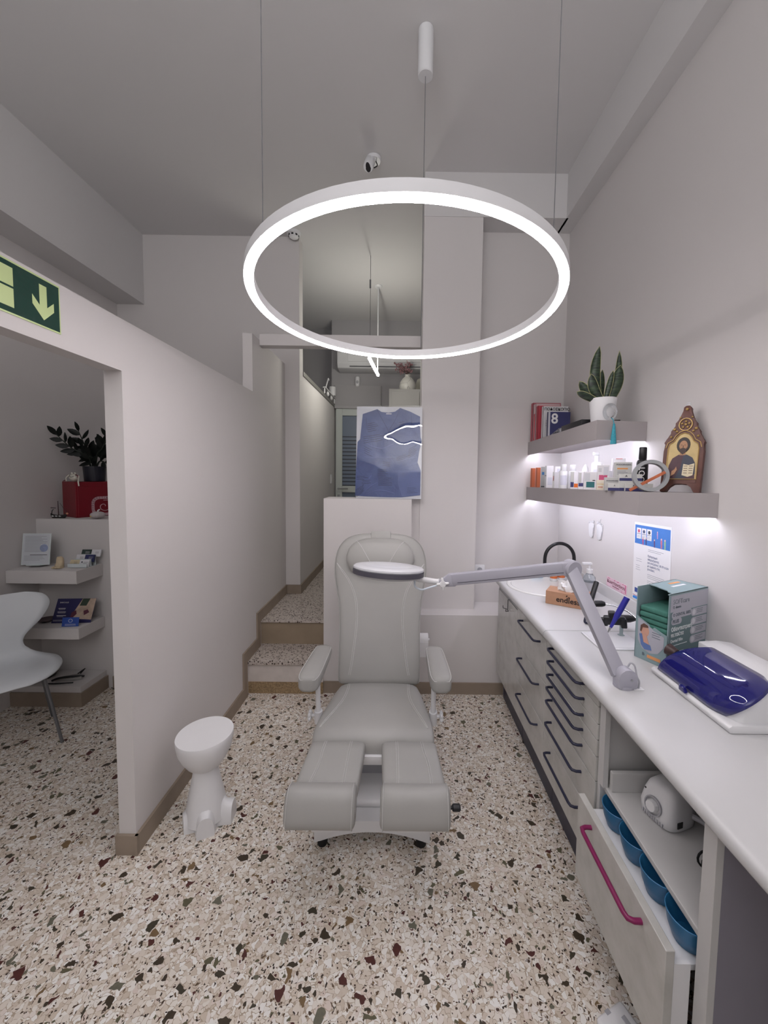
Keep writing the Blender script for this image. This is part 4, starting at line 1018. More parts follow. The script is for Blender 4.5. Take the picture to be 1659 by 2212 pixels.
# carved icon leaning against the wall
def icon():
    z0 = zl(1.56)
    o = V(1.104, 1.638, z0+.001); u = V(.64, -.77, 0).normalized(); back = V(.77, .64, 0)
    up = (V(0, 0, 1)*math.cos(R(9))+back*math.sin(R(9))).normalized()
    W, H = .122, .345
    t = thing('icon_panel', o+u*W/2, 'carved brown and gold wooden icon of a robed bearded figure holding a book', 'icon')
    M = frame(o, u, up) @ Matrix.Diagonal((1.13, 1.085, .95, 1))
    br = mat('carved_brown_wood', (94, 58, 50), .45, var=.15, scale=30); gd = mat('worn_gold', (176, 146, 92), .4, metal=.35, var=.12, scale=50)
    half = [(.0, .0), (.018, .0), (.026, .02), (.04, .032), (.061, .034)]
    side = [(.0, .0), (-.001, .16), (.004, .185), (-.002, .193), (.006, .205), (.012, .222), (.018, .228), (.016, .238), (.024, .247), (.03, .258), (.028, .27), (.036, .277), (.04, .292), (.046, .302), (.05, .315), (.049, .33), (.055, .336), (.061, .337)]
    poly = [(x, y) for x, y in half]+[(W-x, y) for x, y in half[::-1][1:]]+[(W-x, y) for x, y in side[1:]]+[(x, y) for x, y in side[::-1][1:-1]]
    bm = B(); prism(bm, poly, -.03, 0, M=M, bev=.0015); obj('frame', bm, br, t, smooth=30)
    arch = [(.014, .05), (.014, .168), (.018, .186), (.031, .196), (.038, .212), (.048, .224), (.061, .229), (.074, .224), (.084, .212), (.091, .196), (.104, .186), (.108, .168), (.108, .05)]
    bm = B(); prism(bm, arch, .0, .0015, M=M); obj('painted_panel', bm, mat('gold_ground', (196, 172, 118), .45, var=.1, scale=40), t)
    bm = B(); tube(bm, [M @ V(x, y, .003) for x, y in arch], .002, 6, closed=True); obj('gold_moulding', bm, gd, t, smooth=True)
    bm = B(); tube(bm, [M @ V((x-.061)*1.16+.061, (y-.13)*1.1+.13, .002) for x, y in arch[1:-1]], .0018, 6); obj('gold_moulding', bm, gd, t, smooth=True)
    bm = B(); tube(bm, [M @ V(.061+.02*math.cos(a*PI/10), .262+.024*math.sin(a*PI/10), .003) for a in range(20)], .0025, 6, closed=True); obj('gold_ring', bm, gd, t, smooth=True)
    for i, (x, y, r) in enumerate(((.061, .262, .006), (.061, .274, .005), (.072, .266, .005), (.068, .252, .005), (.054, .252, .005), (.05, .266, .005), (.028, .245, .006), (.094, .245, .006), (.02, .215, .005), (.102, .215, .005), (.036, .236, .005), (.086, .236, .005), (.061, .322, .006), (.043, .29, .004), (.079, .29, .004))):
        bm = B(); sphere(bm, M @ V(x, y, .002), r, r, r, 10); obj('gold_boss', bm, gd, t, smooth=True)
    bm = B(); tube(bm, [M @ V(.061+.006*math.cos(a*PI/6), .345+.006*math.sin(a*PI/6), -.012) for a in range(12)], .0014, 6, closed=True); obj('hanging_ring', bm, M_STEEL, t, smooth=True)
    for x in (.026, .096):
        bm = B(); box(bm, x-.012, x+.012, .036, .048, 0, .002, M=M); obj('base_block', bm, br, t)
    # painted figure (shallow relief of paint layers)
    P = lambda c: mat('paint_%02x%02x%02x' % c, c, .5, var=.06, scale=60)
    M = M @ Matrix.Translation((.061, .052, 0)) @ Matrix.Diagonal((1.14, 1.1, 1, 1)) @ Matrix.Translation((-.061, -.054, 0))
    bm = B(); prism(bm, [(.024, .054), (.026, .1), (.034, .125), (.05, .138), (.072, .138), (.086, .128), (.095, .11), (.098, .054)], .0017, .0024, M=M); fg = obj('robe', bm, P((78, 52, 60)), t)
    bm = B(); prism(bm, [(.064, .138), (.074, .137), (.088, .127), (.096, .108), (.098, .07), (.06, .054), (.044, .054), (.058, .09)], .0025, .003, M=M); obj('mantle', bm, P((58, 62, 76)), fg)
    bm = B(); sphere(bm, (.061, .172, .002), .0185, .028, .0014, 20, M=M); obj('hair', bm, P((50, 42, 38)), fg)
    bm = B(); sphere(bm, (.061, .168, .0032), .0115, .02, .0012, 18, M=M); prism(bm, [(.055, .15), (.067, .15), (.069, .136), (.053, .136)], .0025, .0032, M=M); obj('face', bm, P((168, 126, 94)), fg)
    bm = B(); prism(bm, [(.05, .166), (.053, .158), (.058, .161), (.064, .161), (.069, .158), (.072, .166), (.07, .148), (.061, .138), (.052, .148)], .0044, .0048, M=M); obj('beard', bm, P((62, 46, 40)), fg)
    bm = B(); box(bm, .0545, .0585, .171, .1725, .0044, .0048, M=M); box(bm, .0635, .0675, .171, .1725, .0044, .0048, M=M); box(bm, .0602, .0618, .160, .170, .0044, .005, M=M); obj('features', bm, P((62, 46, 40)), fg)
    bm = B(); prism(bm, [(.066, .105), (.08, .101), (.095, .107), (.093, .066), (.08, .06), (.064, .066)], .0032, .0042, M=M); bk = obj('book', bm, P((214, 202, 172)), fg)
    for i in range(4):
        for xx in (.0725, .0865):
            bm = B(); box(bm, xx-.005, xx+.005, .0965-i*.008, .0985-i*.008, .0042, .0046, M=M); obj('script_line', bm, P((96, 74, 60)), bk)
    bm = B(); prism(bm, [(.034, .062), (.044, .07), (.05, .085), (.047, .096), (.043, .086), (.036, .08)], .0032, .0042, M=M); obj('hand', bm, P((176, 132, 100)), fg)
icon()

# ------------------------------------------------------------------ upper shelf
def book(x0, x1, y0, y1, h, label, cover, pages=(226, 222, 218), name='book', lean=0, group=None):
    z = zu((y0+y1)/2)+.0008
    t = thing(name, ((x0+x1)/2, (y0+y1)/2, z), label, 'book', group)
    bm = B(); box(bm, x0, x1, y0, y0+.002, z, z+h); box(bm, x0, x1, y1-.002, y1, z, z+h); box(bm, x0, x0+.002, y0, y1, z, z+h); obj('cover', bm, pcolor(cover), t)
    bm = B(); box(bm, x0+.002, x1-.003, y0+.002, y1-.002, z+.003, z+h-.003); obj('pages', bm, pcolor(pages), t)
    return t, z
t, z = book(.99, 1.2, 2.945, 2.985, .29, 'tall red ring binder against the wall at the end of the upper shelf', (178, 92, 104), name='binder')
t, z = book(.992, 1.17, 2.885, 2.94, .272, 'pale pink and red binder in front of the tall red one', (206, 176, 178), (180, 60, 74), name='binder')
bm = B(); box(bm, .991, .994, 2.90, 2.925, z, z+.2); obj('spine_label', bm, pcolor((184, 62, 76)), t)
t, z = book(.995, 1.165, 2.85, 2.88, .25, 'red book with a white spine top among the shelf books', (180, 66, 78))
t, z = book(1.012, 1.192, 2.79, 2.82, .235, 'white book with a dark Greek title on the upper shelf', (214, 212, 214))
text('ΠΟΔΟΣΚΟΠΙΟ', .0265, frame((1.112, 2.789, z+.213), (1, 0, 0), (0, 0, 1)), M_BLACKINK, t, sx=1.02, bold=.02)
for i in range(3):
    text('ΣΟΣ'[i], .011, frame((1.036, 2.789, z+.13-.016*i), (1, 0, 0), (0, 0, 1)), M_INK, t)
t, z = book(1.022, 1.178, 2.72, 2.738, .182, 'navy booklet with a big white number eight', (58, 60, 104), name='booklet')
F = frame((1.022, 2.7195, z), (1, 0, 0), (0, 0, 1))
bm = B(); slab(bm, F, .008, .091, .014, .18, .0, .0005); obj('pale_strip', bm, pcolor((196, 196, 204)), t)
text('8', .098, on_face(F, .046, .132, .001), M_PAPER, t, bold=.02)
def greypic():
    m = bpy.data.materials.new('grey_photo_print'); q = NT(m)
    nz = q.new('ShaderNodeTexNoise', Scale=38.0, Detail=5.0); q.link(q.coord(), nz.inputs['Vector'])
    q.link(q.ramp(nz.outputs[0], [(.35, lin((40, 40, 46))), (.5, lin((120, 120, 126))), (.65, lin((190, 190, 196)))]), q.bsdf.inputs['Base Color']); return m
bm = B(); prism(bm, [(.02, .004), (.125, .004), (.125, .075), (.08, .07), (.05, .045), (.02, .02)], .0004, .001, M=F); obj('cover_photo', bm, greypic(), t)
bm = B(); z = zu(2.35); box(bm, .985, 1.2, 2.13, 2.40, 0, .034, bev=.003)
for v in bm.verts: v.co.z += zu(v.co.y)+.001
tag(obj('folder', bm, M_BLACK, smooth=30), 'flat black case lying on the upper shelf between booklet and plant pot', 'case')

def snake_plant():
    c = V(1.052, 2.04, zu(2.04)+.001)
    t = thing('snake_plant', c, 'snake plant with pale-edged dark leaves in a white pot on the upper shelf', 'plant')
    bm = B(); lathe(bm, [(.0005, 0), (.052, 0), (.055, .004), (.066, .122), (.066, .125), (.063, .125), (.06, .11), (.0005, .108)], c, 40, cap=False); obj('pot', bm, M_WHITE, t, smooth=40)
    bm = B(); cyl(bm, c+V(0, 0, .105), c+V(0, 0, .111), .06); obj('soil', bm, mat('dark_soil', (48, 40, 34), .9, var=.3, scale=80), t)
    def leafmat():
        m = bpy.data.materials.new('snake_leaf'); q = NT(m)
        nz = q.new('ShaderNodeTexNoise', Scale=55.0, Detail=3.0); mp = q.new('ShaderNodeMapping'); mp.inputs['Scale'].default_value = (.5, .5, 2.2); q.link(q.coord(), mp.inputs[0]); q.link(mp.outputs[0], nz.inputs['Vector'])
        q.link(q.ramp(nz.outputs[0], [(.38, lin((34, 44, 38))), (.55, lin((54, 72, 54))), (.7, lin((76, 92, 68)))]), q.bsdf.inputs['Base Color']); q.bsdf.inputs['Roughness'].default_value = .4; return m
    ml = leafmat(); me = mat('leaf_margin', (170, 168, 124), .45, var=.05)
    # base offset, tip offset (from the pot centre top), width, twist
    for (bx, by), tip, wd, bow in (((-.015, .01), (-.03, .0, .36), .046, -.022), ((.03, .01), (.085, .02, .345), .03, .02), ((.02, -.015), (.078, -.01, .27), .056, .012), ((.0, -.02), (.03, -.03, .24), .026, 0),
                                   ((-.02, -.02), (-.078, -.02, .225), .046, -.012), ((-.03, -.005), (-.128, .0, .195), .042, -.01), ((-.035, -.01), (-.152, -.03, .14), .042, -.006), ((.035, .02), (.085, .03, .26), .03, .018), ((.0, .03), (.01, .04, .26), .035, 0)):
        p0 = c+V(bx, by, .108); p1 = c+V(tip[0], tip[1], tip[2]*1.1); wd *= 1.22; bm = B(); ed = [[], []]; rows = []
        dirv = (p1-p0); side = V(1, 0, 0)-dirv.normalized()*dirv.normalized().x; side = (side+V(0, rnd.uniform(-.5, .1), 0)).normalized(); nrm = dirv.cross(side).normalized()
        n = 9
        for i in range(n+1):
            q = i/n; wq = wd*.5*(.62+.75*q-.15*q*q)*(1-q**3.2)**.8
            ctr = p0.lerp(p1, q)+V(bow*math.sin(q*PI), 0, 0)
            l, r = ctr-side*wq+nrm*(wq*.22), ctr+side*wq+nrm*(wq*.22)
            rows.append((l, ctr, r)); ed[0].append(l); ed[1].append(r)
        tt = B(); vs = [[tt.verts.new(p) for p in r] for r in rows]
        for a, b in zip(vs, vs[1:]):
            for j in range(2): tt.faces.new((a[j], a[j+1], b[j+1], b[j]))
        merge(bm, tt); lf = obj('leaf', bm, ml, t, smooth=80); md = lf.modifiers.new('s', 'SOLIDIFY'); md.thickness = .0022; md.offset = 0
        bm = B(); tube(bm, ed[0]+ed[1][::-1], .0016, 5); obj('leaf_margin', bm, me, lf, smooth=True)
snake_plant()
t = thing('glass_horseshoe', (1.055, 1.962, zu(1.96)), 'clear glass ring charm with a turquoise tassel hanging over the shelf edge', 'charm')
bm = B(); M = frame((1.053, 1.968, zu(1.96)+.046), V(.95, -.3, 0), V(0, .1, 1))
tube(bm, [M @ V(.026*math.cos(R(a)), .036*math.sin(R(a)), 0) for a in range(-70, 251, 16)], .0085, 10); obj('glass_ring', bm, M_GLASS, t, smooth=True)
tq = mat('turquoise_thread', (58, 150, 168), .7, var=.15, scale=150)
bm = B(); tube(bm, [(1.058, 1.962, zu(1.96)+.014), (1.058, 1.945, zu(1.96)+.004), (1.059, 1.936, zu(1.96)-.02)], .0022, 6); sphere(bm, (1.059, 1.936, zu(1.96)-.022), .006)
obj('cord', bm, tq, t, smooth=True)
bm = B(); lathe(bm, [(.004, -.024), (.007, -.032), (.0075, -.045), (.011, -.075), (.0145, -.118), (.0005, -.119)], (1.059, 1.936, zu(1.96)), 18)
for v in bm.verts:
    a = math.atan2(v.co.y-1.936, v.co.x-1.059); k = 1+.1*math.sin(a*9); v.co.x = 1.059+(v.co.x-1.059)*k; v.co.y = 1.936+(v.co.y-1.936)*k
obj('tassel', bm, tq, t, smooth=True)

# ================================================================== things on the right wall
def onwall(y, z): return frame((WX-.0005, y, z), (0, -1, 0), (0, 0, 1))    # x runs towards the viewer's right
def poster():
    M = onwall(2.024, .952) @ Matrix.Rotation(R(1.6), 4, 'Z')
    t = thing('poster', (WX, 1.88, .952), 'white information poster with a blue illustration at the top on the right wall', 'poster')
    W, H = .282, .41
    bm = B(); box(bm, 0, W, 0, H, 0, .0012, M=M); obj('sheet', bm, M_PAPER, t)
    bm = B(); slab(bm, M, W/2, H-.062, W-.014, .098, .0012, .0004); ill = obj('illustration', bm, mat('poster_blue', (66, 122, 196), .6, var=.04, scale=10), t)
    for i in range(3):
        bm = B(); slab(bm, M, .04+i*.042, H-.056, .036, .056, .0018, .0004); cd = obj('printed_card', bm, M_PAPER, ill)
        bm = B(); cyl(bm, M @ V(.04+i*.042, H-.044, .0022), M @ V(.04+i*.042, H-.044, .0026), .009, n=16); obj('portrait_dot', bm, pcolor(((206, 92, 120), (70, 80, 110), (50, 60, 70))[i]), cd)
        bm = B(); lines(bm, M @ Matrix.Translation((0, 0, .0016)), .026+i*.042, H-.058, .028, 1, .006, .003, 1, .05); lines(bm, M @ Matrix.Translation((0, 0, .0016)), .026+i*.042, H-.066, .028, 3, .005, .001, i, .2); obj('small_print', bm, M_INKG, cd)
    for i, (x, y, s, c1, c2) in enumerate(((.075, .088, 1, (206, 84, 130), (60, 50, 90)), (.1, .086, 1, (70, 74, 120), (60, 50, 90)), (.165, .088, 1, (96, 70, 120), (60, 60, 110)), (.215, .08, 1.2, (206, 120, 140), (50, 80, 150)), (.24, .082, 1.2, (150, 190, 150), (40, 50, 110)), (.185, .045, .9, (190, 150, 190), (50, 60, 120)))):
        bm = B(); slab(bm, M, x, H-y, .009*s, .016*s, .0018, .0004); slab(bm, M, x+.001, H-y-.016*s, .007*s, .016*s, .0018, .0004); fg = obj('drawn_figure', bm, pcolor(c1), ill)
        bm = B(); cyl(bm, M @ V(x, H-y+.012*s, .002), M @ V(x, H-y+.012*s, .0025), .004*s, n=12); obj('drawn_head', bm, pcolor((226, 190, 180)), fg)
    hx = .118
    bm = B(); lines(bm, M, hx, H-.13, .13, 2, .008, .0016, 3, .5); obj('small_print', bm, M_INKG, t)
    ink = mat('poster_ink', (104, 112, 142), .6, var=0)
    for i, s in enumerate(('Πρόγραμμα', 'επιχορήγησης', 'για ανέργους 30-59 ετών', 'με έμφαση στις', 'γυναίκες')):
        text(s, .0155, on_face(M, hx-.002, H-.163-i*.0165, .0014), ink, t, align='LEFT', sx=.85)
    bm = B(); lines(bm, M, hx, H-.255, .135, 3, .0085, .0015, 4); lines(bm, M, hx, H-.288, .135, 6, .0085, .0015, 6); obj('small_print', bm, M_INKG, t)
    bm = B(); lines(bm, M, .022, H-.19, .05, 2, .011, .0014, 4); lines(bm, M, .022, H-.225, .045, 3, .011, .0014, 6); obj('small_print', bm, M_INKG, t)
    bm = B(); slab(bm, M, .031, .052, .026, .024, .0012, .0004); obj('flag_mark', bm, mat('flag_blue', (62, 84, 150), .6, var=0), t)
    bm = B(); lines(bm, M, .052, .058, .08, 2, .008, .0015, 5, .1); obj('small_print', bm, M_INK, t)
    bm = B(); slab(bm, M, W/2, .0225, W-.006, .003, .0012, .0003); obj('red_rule', bm, pcolor((176, 84, 122)), t)
    bm = B(); prism(bm, [(.004, .004), (W-.002, .004), (W-.002, .019), (.014, .019), (.004, .014)], .0012, .0016, M=M); obj('blue_band', bm, mat('band_blue', (66, 142, 224), .6, var=0), t)
poster()
t = thing('name_plaque', (WX, 2.18, .95), 'small pink floral name sign standing on the worktop upstand', 'sign')
M = onwall(2.283, .9455) @ Matrix.Rotation(R(0), 4, 'Z')
bm = B(); box(bm, 0, .205, 0, .056, 0, .002, M=M); obj('plate', bm, mat('pale_pink', (228, 196, 210), .5, var=.06, scale=60), t)
text('Κωνσταντίνου', .027, on_face(M, .1, .032, .0025), mat('maroon_ink', (104, 44, 66), .6, var=0), t)
bm = B(); lines(bm, M @ Matrix.Translation((0, 0, .002)), .065, .014, .07, 1, .01, .003, 1, .1); obj('small_print', bm, mat('maroon_ink', (104, 44, 66), .6), t)
bm = B()
for i in range(14):
    x = rnd.uniform(.005, .2); y = rnd.choice((.05, .052, .006)); slab(bm, M, x, y, rnd.uniform(.004, .012), .004, .0022, .0004)
slab(bm, M, .195, .03, .008, .05, .0022, .0004)
obj('floral_print', bm, mat('rose_print', (206, 112, 150), .6, var=0), t)
t = thing('foot_plaque', (WX, 2.44, 1.2), 'pair of white plaster footprints hanging on the right wall below the shelf', 'wall ornament')
for sg, y in ((-1, 2.492), (1, 2.385)):
    M = onwall(y, 1.2); pts = [(.0, .0), (.012, .004), (.018, .022), (.016, .042), (.022, .066), (.024, .084), (.012, .094), (-.008, .092), (-.02, .08), (-.02, .055), (-.013, .03), (-.012, .008)]
    bm = B(); prism(bm, [(x*-sg*1.55, yy*1.08) for x, yy in pts], 0, .008, M=M, bev=.003); ft = obj('foot', bm, M_WHITE, t, smooth=40)
    for k in range(5):
        bm = B(); r = (.0065, .0052, .0048, .0044, .004)[k]; sphere(bm, M @ V((.017-k*.0095)*1.5*-sg, .108-abs(k-1)*.0035+.004*(k == 0), .005), r, r, r*1.2, 10); obj('toe', bm, M_WHITE, ft, smooth=True)
bm = B(); tube(bm, [(WX-.003, 2.40, 1.3), (WX-.003, 2.38, 1.335)], .001, 5); obj('string', bm, M_GREYP, t)
t = thing('wall_socket', (.63, 3.02, .85), 'white wall socket plate on the recess wall right of the column', 'socket')
bm = B(); box(bm, .592, .67, 3.01, 3.0195, .808, .888, bev=.003); obj('plate', bm, M_WHITE, t, smooth=40)
bm = B(); cyl(bm, (.631, 3.0102, .848), (.631, 3.009, .848), .02, n=24); obj('outlet', bm, M_GREYP, t)

# ================================================================== framed tunic on the low wall
def film():
    m = bpy.data.materials.new('clear_film'); q = NT(m)
    tr = q.new('ShaderNodeBsdfTransparent'); gl = q.new('ShaderNodeBsdfGlossy', Roughness=.02); fr = q.new('ShaderNodeFresnel', IOR=1.5); mx = q.new('ShaderNodeMixShader')
    nz = q.new('ShaderNodeTexNoise', Scale=5.0, Detail=1.0); q.link(q.coord(), nz.inputs['Vector'])
    bp = q.new('ShaderNodeBump', Strength=.25, Distance=.02); q.link(nz.outputs[0], bp.inputs['Height']); q.link(bp.outputs[0], gl.inputs['Normal'])
    q.link(fr.outputs[0], mx.inputs[0]); q.link(tr.outputs[0], mx.inputs[1]); q.link(gl.outputs[0], mx.inputs[2])
    q.link(mx.outputs[0], q.n['Material Output'].inputs[0]); return m
def framed_tunic():
    W, H = .475, .665
    o = V(-.33, 2.775, 1.4205); u = V(.9995, -.01, 0); up = V(.03, .07, 1)
    t = thing('framed_tunic', o+u*W/2, 'blue sleeveless tunic with handwritten notes mounted on a white board behind clear film', 'framed garment')
    M = frame(o, u, up)
    bm = B(); box(bm, 0, W, 0, H, -.016, -.002, bev=.001, M=M); obj('board', bm, mat('white_board', (214, 216, 222), .5, var=.01), t)
    pts = [(545, 745), (745, 675), (800, 712), (900, 724), (990, 706), (1060, 655), (1200, 705), (1337, 772), (1336, 900), (1345, 1050), (1362, 1100), (1330, 1250), (1308, 1400), (1352, 1510), (1350, 1850), (1100, 1882), (900, 1884), (640, 1878), (455, 1868), (458, 1600), (478, 1130), (512, 1092), (530, 900)]
    P = lambda x, y: ((x-462)/905*W, (1903-y)/1262*H)
    def cloth():
        m = bpy.data.materials.new('blue_tunic_cloth'); q = NT(m); m_ = q
        nz = q.new('ShaderNodeTexNoise', Scale=7.0, Detail=4.0, Distortion=1.2); q.link(q.coord(), nz.inputs['Vector'])
        q.link(q.ramp(nz.outputs[0], [(.3, lin((74, 88, 136))), (.55, lin((84, 100, 148))), (.75, lin((94, 110, 160)))]), q.bsdf.inputs['Base Color'])
        q.bsdf.inputs['Roughness'].default_value = .8
        bp = q.new('ShaderNodeBump', Strength=.8, Distance=.012); q.link(nz.outputs[0], bp.inputs['Height']); q.link(bp.outputs[0], q.bsdf.inputs['Normal']); return m
    bm = B(); prism(bm, [P(*p) for p in pts], -.002, .0015, M=M); tu = obj('tunic', bm, cloth(), t)
    seamm = mat('tunic_seam', (58, 68, 108), .8, var=.05)
    for path in ([(745, 690), (800, 790), (880, 930), (905, 990)], [(1055, 670), (990, 830), (930, 930), (905, 990)], [(905, 990), (895, 1120)], [(590, 800), (610, 960)], [(1215, 740), (1225, 920)]):
        bm = B(); tube(bm, [M @ V(*P(*p), .0018) for p in path], .0011, 5, sm=4); obj('seam', bm, seamm, tu, smooth=True)
    bm = B(); prism(bm, [P(1045, 1530), P(1345, 1500), P(1345, 1850), P(1100, 1872), P(1040, 1700)], .0016, .0024, M=M); obj('pocket', bm, mat('tunic_pocket', (98, 112, 160), .8, var=.06, scale=20), tu)
    bm = B(); slab(bm, M, *P(905, 738), .04, .006, .0016, .0006); obj('neck_label', bm, M_PAPER, tu)
    for path, wd in (([(600, 1150), (700, 1200), (830, 1215), (970, 1150)], .007), ([(570, 1850), (640, 1760), (760, 1680)], .006), ([(560, 1330), (700, 1345), (900, 1335), (1050, 1330)], .003), ([(1000, 1400), (1150, 1360), (1300, 1330)], .003), ([(620, 1840), (800, 1790), (1000, 1830)], .005), ([(680, 1580), (640, 1640)], .005)):
        bm = B(); tube(bm, [M @ V(*P(*p), .0008) for p in path], [wd*.3, wd, wd*.3], 6, sm=5)
        obj('fold', bm, mat('tunic_fold', (104, 118, 170), .8, var=.05), tu, smooth=True)
    rr = random.Random(3)
    for (x, y, w_, n, p, ang) in ((615, 880, 150, 5, 27, 12), (1045, 860, 90, 4, 30, 15), (560, 1060, 350, 4, 28, 10), (570, 1190, 130, 4, 28, -25), (1180, 1230, 150, 6, 22, 30), (760, 1500, 160, 6, 18, -4), (470, 1600, 160, 3, 22, 0), (545, 1660, 130, 3, 22, 5), (460, 1790, 150, 6, 20, 32), (770, 1620, 220, 6, 20, 0), (830, 1400, 120, 3, 24, -5), (1170, 1750, 150, 5, 18, 3), (1020, 1340, 200, 3, 24, 18)):
        for k in range(n):
            ox, oy = P(x, y+k*p); L = w_*(.6+.4*rr.random())/905*W; a = R(ang); q = []
            m_ = max(6, int(L/.0035))
            for i in range(m_+1):
                s = i/m_*L; q.append(M @ V(ox+s*math.cos(a), oy+s*math.sin(a)+rr.uniform(-.0019, .0019), .0022))
            bm = B(); tube(bm, q, .0009, 4); obj('handwriting', bm, M_BLACKINK, tu)
    bm = B(); box(bm, .0, W, .0, H, .027, .0275, M=M @ Matrix.Translation((W/2, 0, 0)) @ Matrix.Rotation(R(-5.5), 4, 'Y') @ Matrix.Translation((-W/2, 0, 0))); obj('clear_film', bm, film(), t)
framed_tunic()

# ================================================================== back room
def tube_lamp():
    a, b = V(-.335, 3.9, 2.745), V(-.288, 4.55, 2.745)
    t = thing('tube_pendant', (-.31, 4.2, ZC), 'slim glowing tube lamp hanging in the back room', 'lamp')
    bm = B(); cyl(bm, a, b, .016, n=20); obj('tube', bm, mat('tube_light', (255, 252, 240), .5, var=0, emit=TUBE_POWER), t, smooth=40, label='glowing tube')
    bm = B(); tube(bm, [a+V(.005, .03, .016), V(-.33, 3.9, ZC)], .0022, 6); cyl(bm, (-.331, 3.902, 3.42), (-.331, 3.902, 3.5), .008, n=12); obj('wire', bm, mat('lamp_wire', (104, 104, 108)), t)
    bm = B(); tube(bm, [b+V(-.003, -.04, .016), V(-.291, 4.51, ZC-.02)], .007, 10); obj('rod', bm, M_WHITEM, t)
    bm = B(); lathe(bm, [(.03, -.02), (.045, -.005), (.045, 0), (.0005, 0)], (-.291, 4.51, ZC), 24); obj('ceiling_cup', bm, M_WHITEM, t, smooth=40)
tube_lamp()
def air_conditioner():
    t = thing('air_conditioner', (-.2, 5.4, 3.02), 'white wall air conditioner above the rear door', 'air conditioner')
    bm = B(); prism(bm, [(5.27, 3.08), (5.30, 3.02), (5.499, 3.0), (5.499, 3.345), (5.29, 3.345), (5.265, 3.32)], -.885, .30, M=Matrix(((0, 0, 1, 0), (1, 0, 0, 0), (0, 1, 0, 0), (0, 0, 0, 1))), bev=.008)
    obj('casing', bm, M_WHITE, t, smooth=35)
    bm = B(); box(bm, -.74, .28, 5.258, 5.268, 3.10, 3.20, bev=.002); obj('front_flap', bm, M_WHITE, t)
    bm = B(); box(bm, -.72, .27, 5.285, 5.30, 3.035, 3.05); obj('outlet_slot', bm, mat('slot_grey', (110, 110, 114), .6), t)
air_conditioner()
t = thing('tall_cupboard', (.16, 5.3, .445), 'tall pale grey cupboard at the end of the back room', 'cupboard')
bm = B(); box(bm, -.175, .62, 5.06, 5.499, .446, 2.70, bev=.003); obj('body', bm, mat('cupboard_grey', (176, 174, 172), .5, var=.01), t)
bm = B(); box(bm, -.14, .22, 5.045, 5.06, .5, 2.665, bev=.003); obj('door', bm, mat('cupboard_grey', (176, 174, 172)), t)
bm = B(); box(bm, .225, .6, 5.045, 5.06, .5, 2.665, bev=.003); obj('door', bm, mat('cupboard_grey', (176, 174, 172)), t)
def vase():
    c = V(.065, 5.18, 2.7008)
    t = thing('vase', c, 'rounded white vase with thin dark veins on the tall cupboard', 'vase')
    def veined():
        m = bpy.data.materials.new('veined_ceramic'); q = NT(m)
        v = q.new('ShaderNodeTexVoronoi', Scale=9.0, feature='DISTANCE_TO_EDGE'); q.link(q.coord(), v.inputs['Vector'])
        q.link(q.mix(q.math('LESS_THAN', v.outputs[0], .009), lin((222, 220, 214)), lin((90, 88, 86))), q.bsdf.inputs['Base Color']); q.bsdf.inputs['Roughness'].default_value = .3; return m
    bm = B(); lathe(bm, [(.0005, 0), (.095, 0), (.108, .02), (.112, .06), (.1, .11), (.07, .155), (.04, .18), (.034, .19), (.034, .2), (.042, .208), (.038, .21), (.028, .195), (.0005, .19)], c, 40, cap=False); obj('body', bm, veined(), t, smooth=50)
    d = bpy.data
    tw = thing('dried_flowers', c+V(0, 0, .19), 'spray of dried purple-brown flowers in the white vase', 'flowers')
    rr = random.Random(5); bm = B(); bm2 = B()
    for i in range(34):
        a = rr.uniform(0, 2*PI); sp = rr.uniform(.01, .13); h = rr.uniform(.05, .17)
        q = c+V(sp*math.cos(a)-.05, sp*math.sin(a)*.3, .205+h)
        tube(bm, [c+V(0, 0, .192), c+V(0, 0, .205), (c+V(0, 0, .205)).lerp(q, .6)+V(0, 0, .02), q], .0016, 4)
        for k in range(5): sphere(bm2, q+V(rr.uniform(-.02, .02), rr.uniform(-.02, .02), rr.uniform(-.025, .015)), rr.uniform(.006, .011), n=6)
    obj('stems', bm, mat('dry_stem', (92, 74, 70), .8), tw)
    f = obj('blossoms', bm2, mat('dry_blossom', (160, 122, 126), .8, var=.15), tw); f['kind'] = 'stuff'
vase()
bm = B(); prism(bm, [(.14, 0), (.30, 0), (.30, .24), (.2, .2)], 0, .006, M=Matrix(((1, 0, 0, 0), (0, .1, 1, 5.36), (0, 1, 0, 2.7008), (0, 0, 0, 1))))
tag(obj('panel', bm, mat('cream_panel', (214, 212, 196), .6, var=.02)), 'cream angled panel standing behind the vase on the cupboard', 'panel')
t = thing('wall_sensor', (-.63, 5.45, 2.88), 'small white rounded sensor on the wall above the rear door', 'sensor')
bm = B(); box(bm, -.665, -.60, 5.44, 5.499, 2.81, 2.955, bev=.024, seg=4); obj('housing', bm, M_WHITE, t, smooth=50)
bm = B(); sphere(bm, (-.632, 5.44, 2.87), .018, .006, .022, 12); obj('lens', bm, M_GREYP, t, smooth=True)
t = thing('light_switch', (-.955, 5.2, 1.5), 'white switch plate on the corridor wall before the rear door', 'switch')
bm = B(); box(bm, -.9545, -.945, 5.16, 5.24, 1.46, 1.58, bev=.002); obj('plate', bm, M_WHITE, t)
bm = B(); box(bm, -.945, -.941, 5.18, 5.22, 1.49, 1.55, bev=.001); obj('rocker', bm, M_PAPER, t)
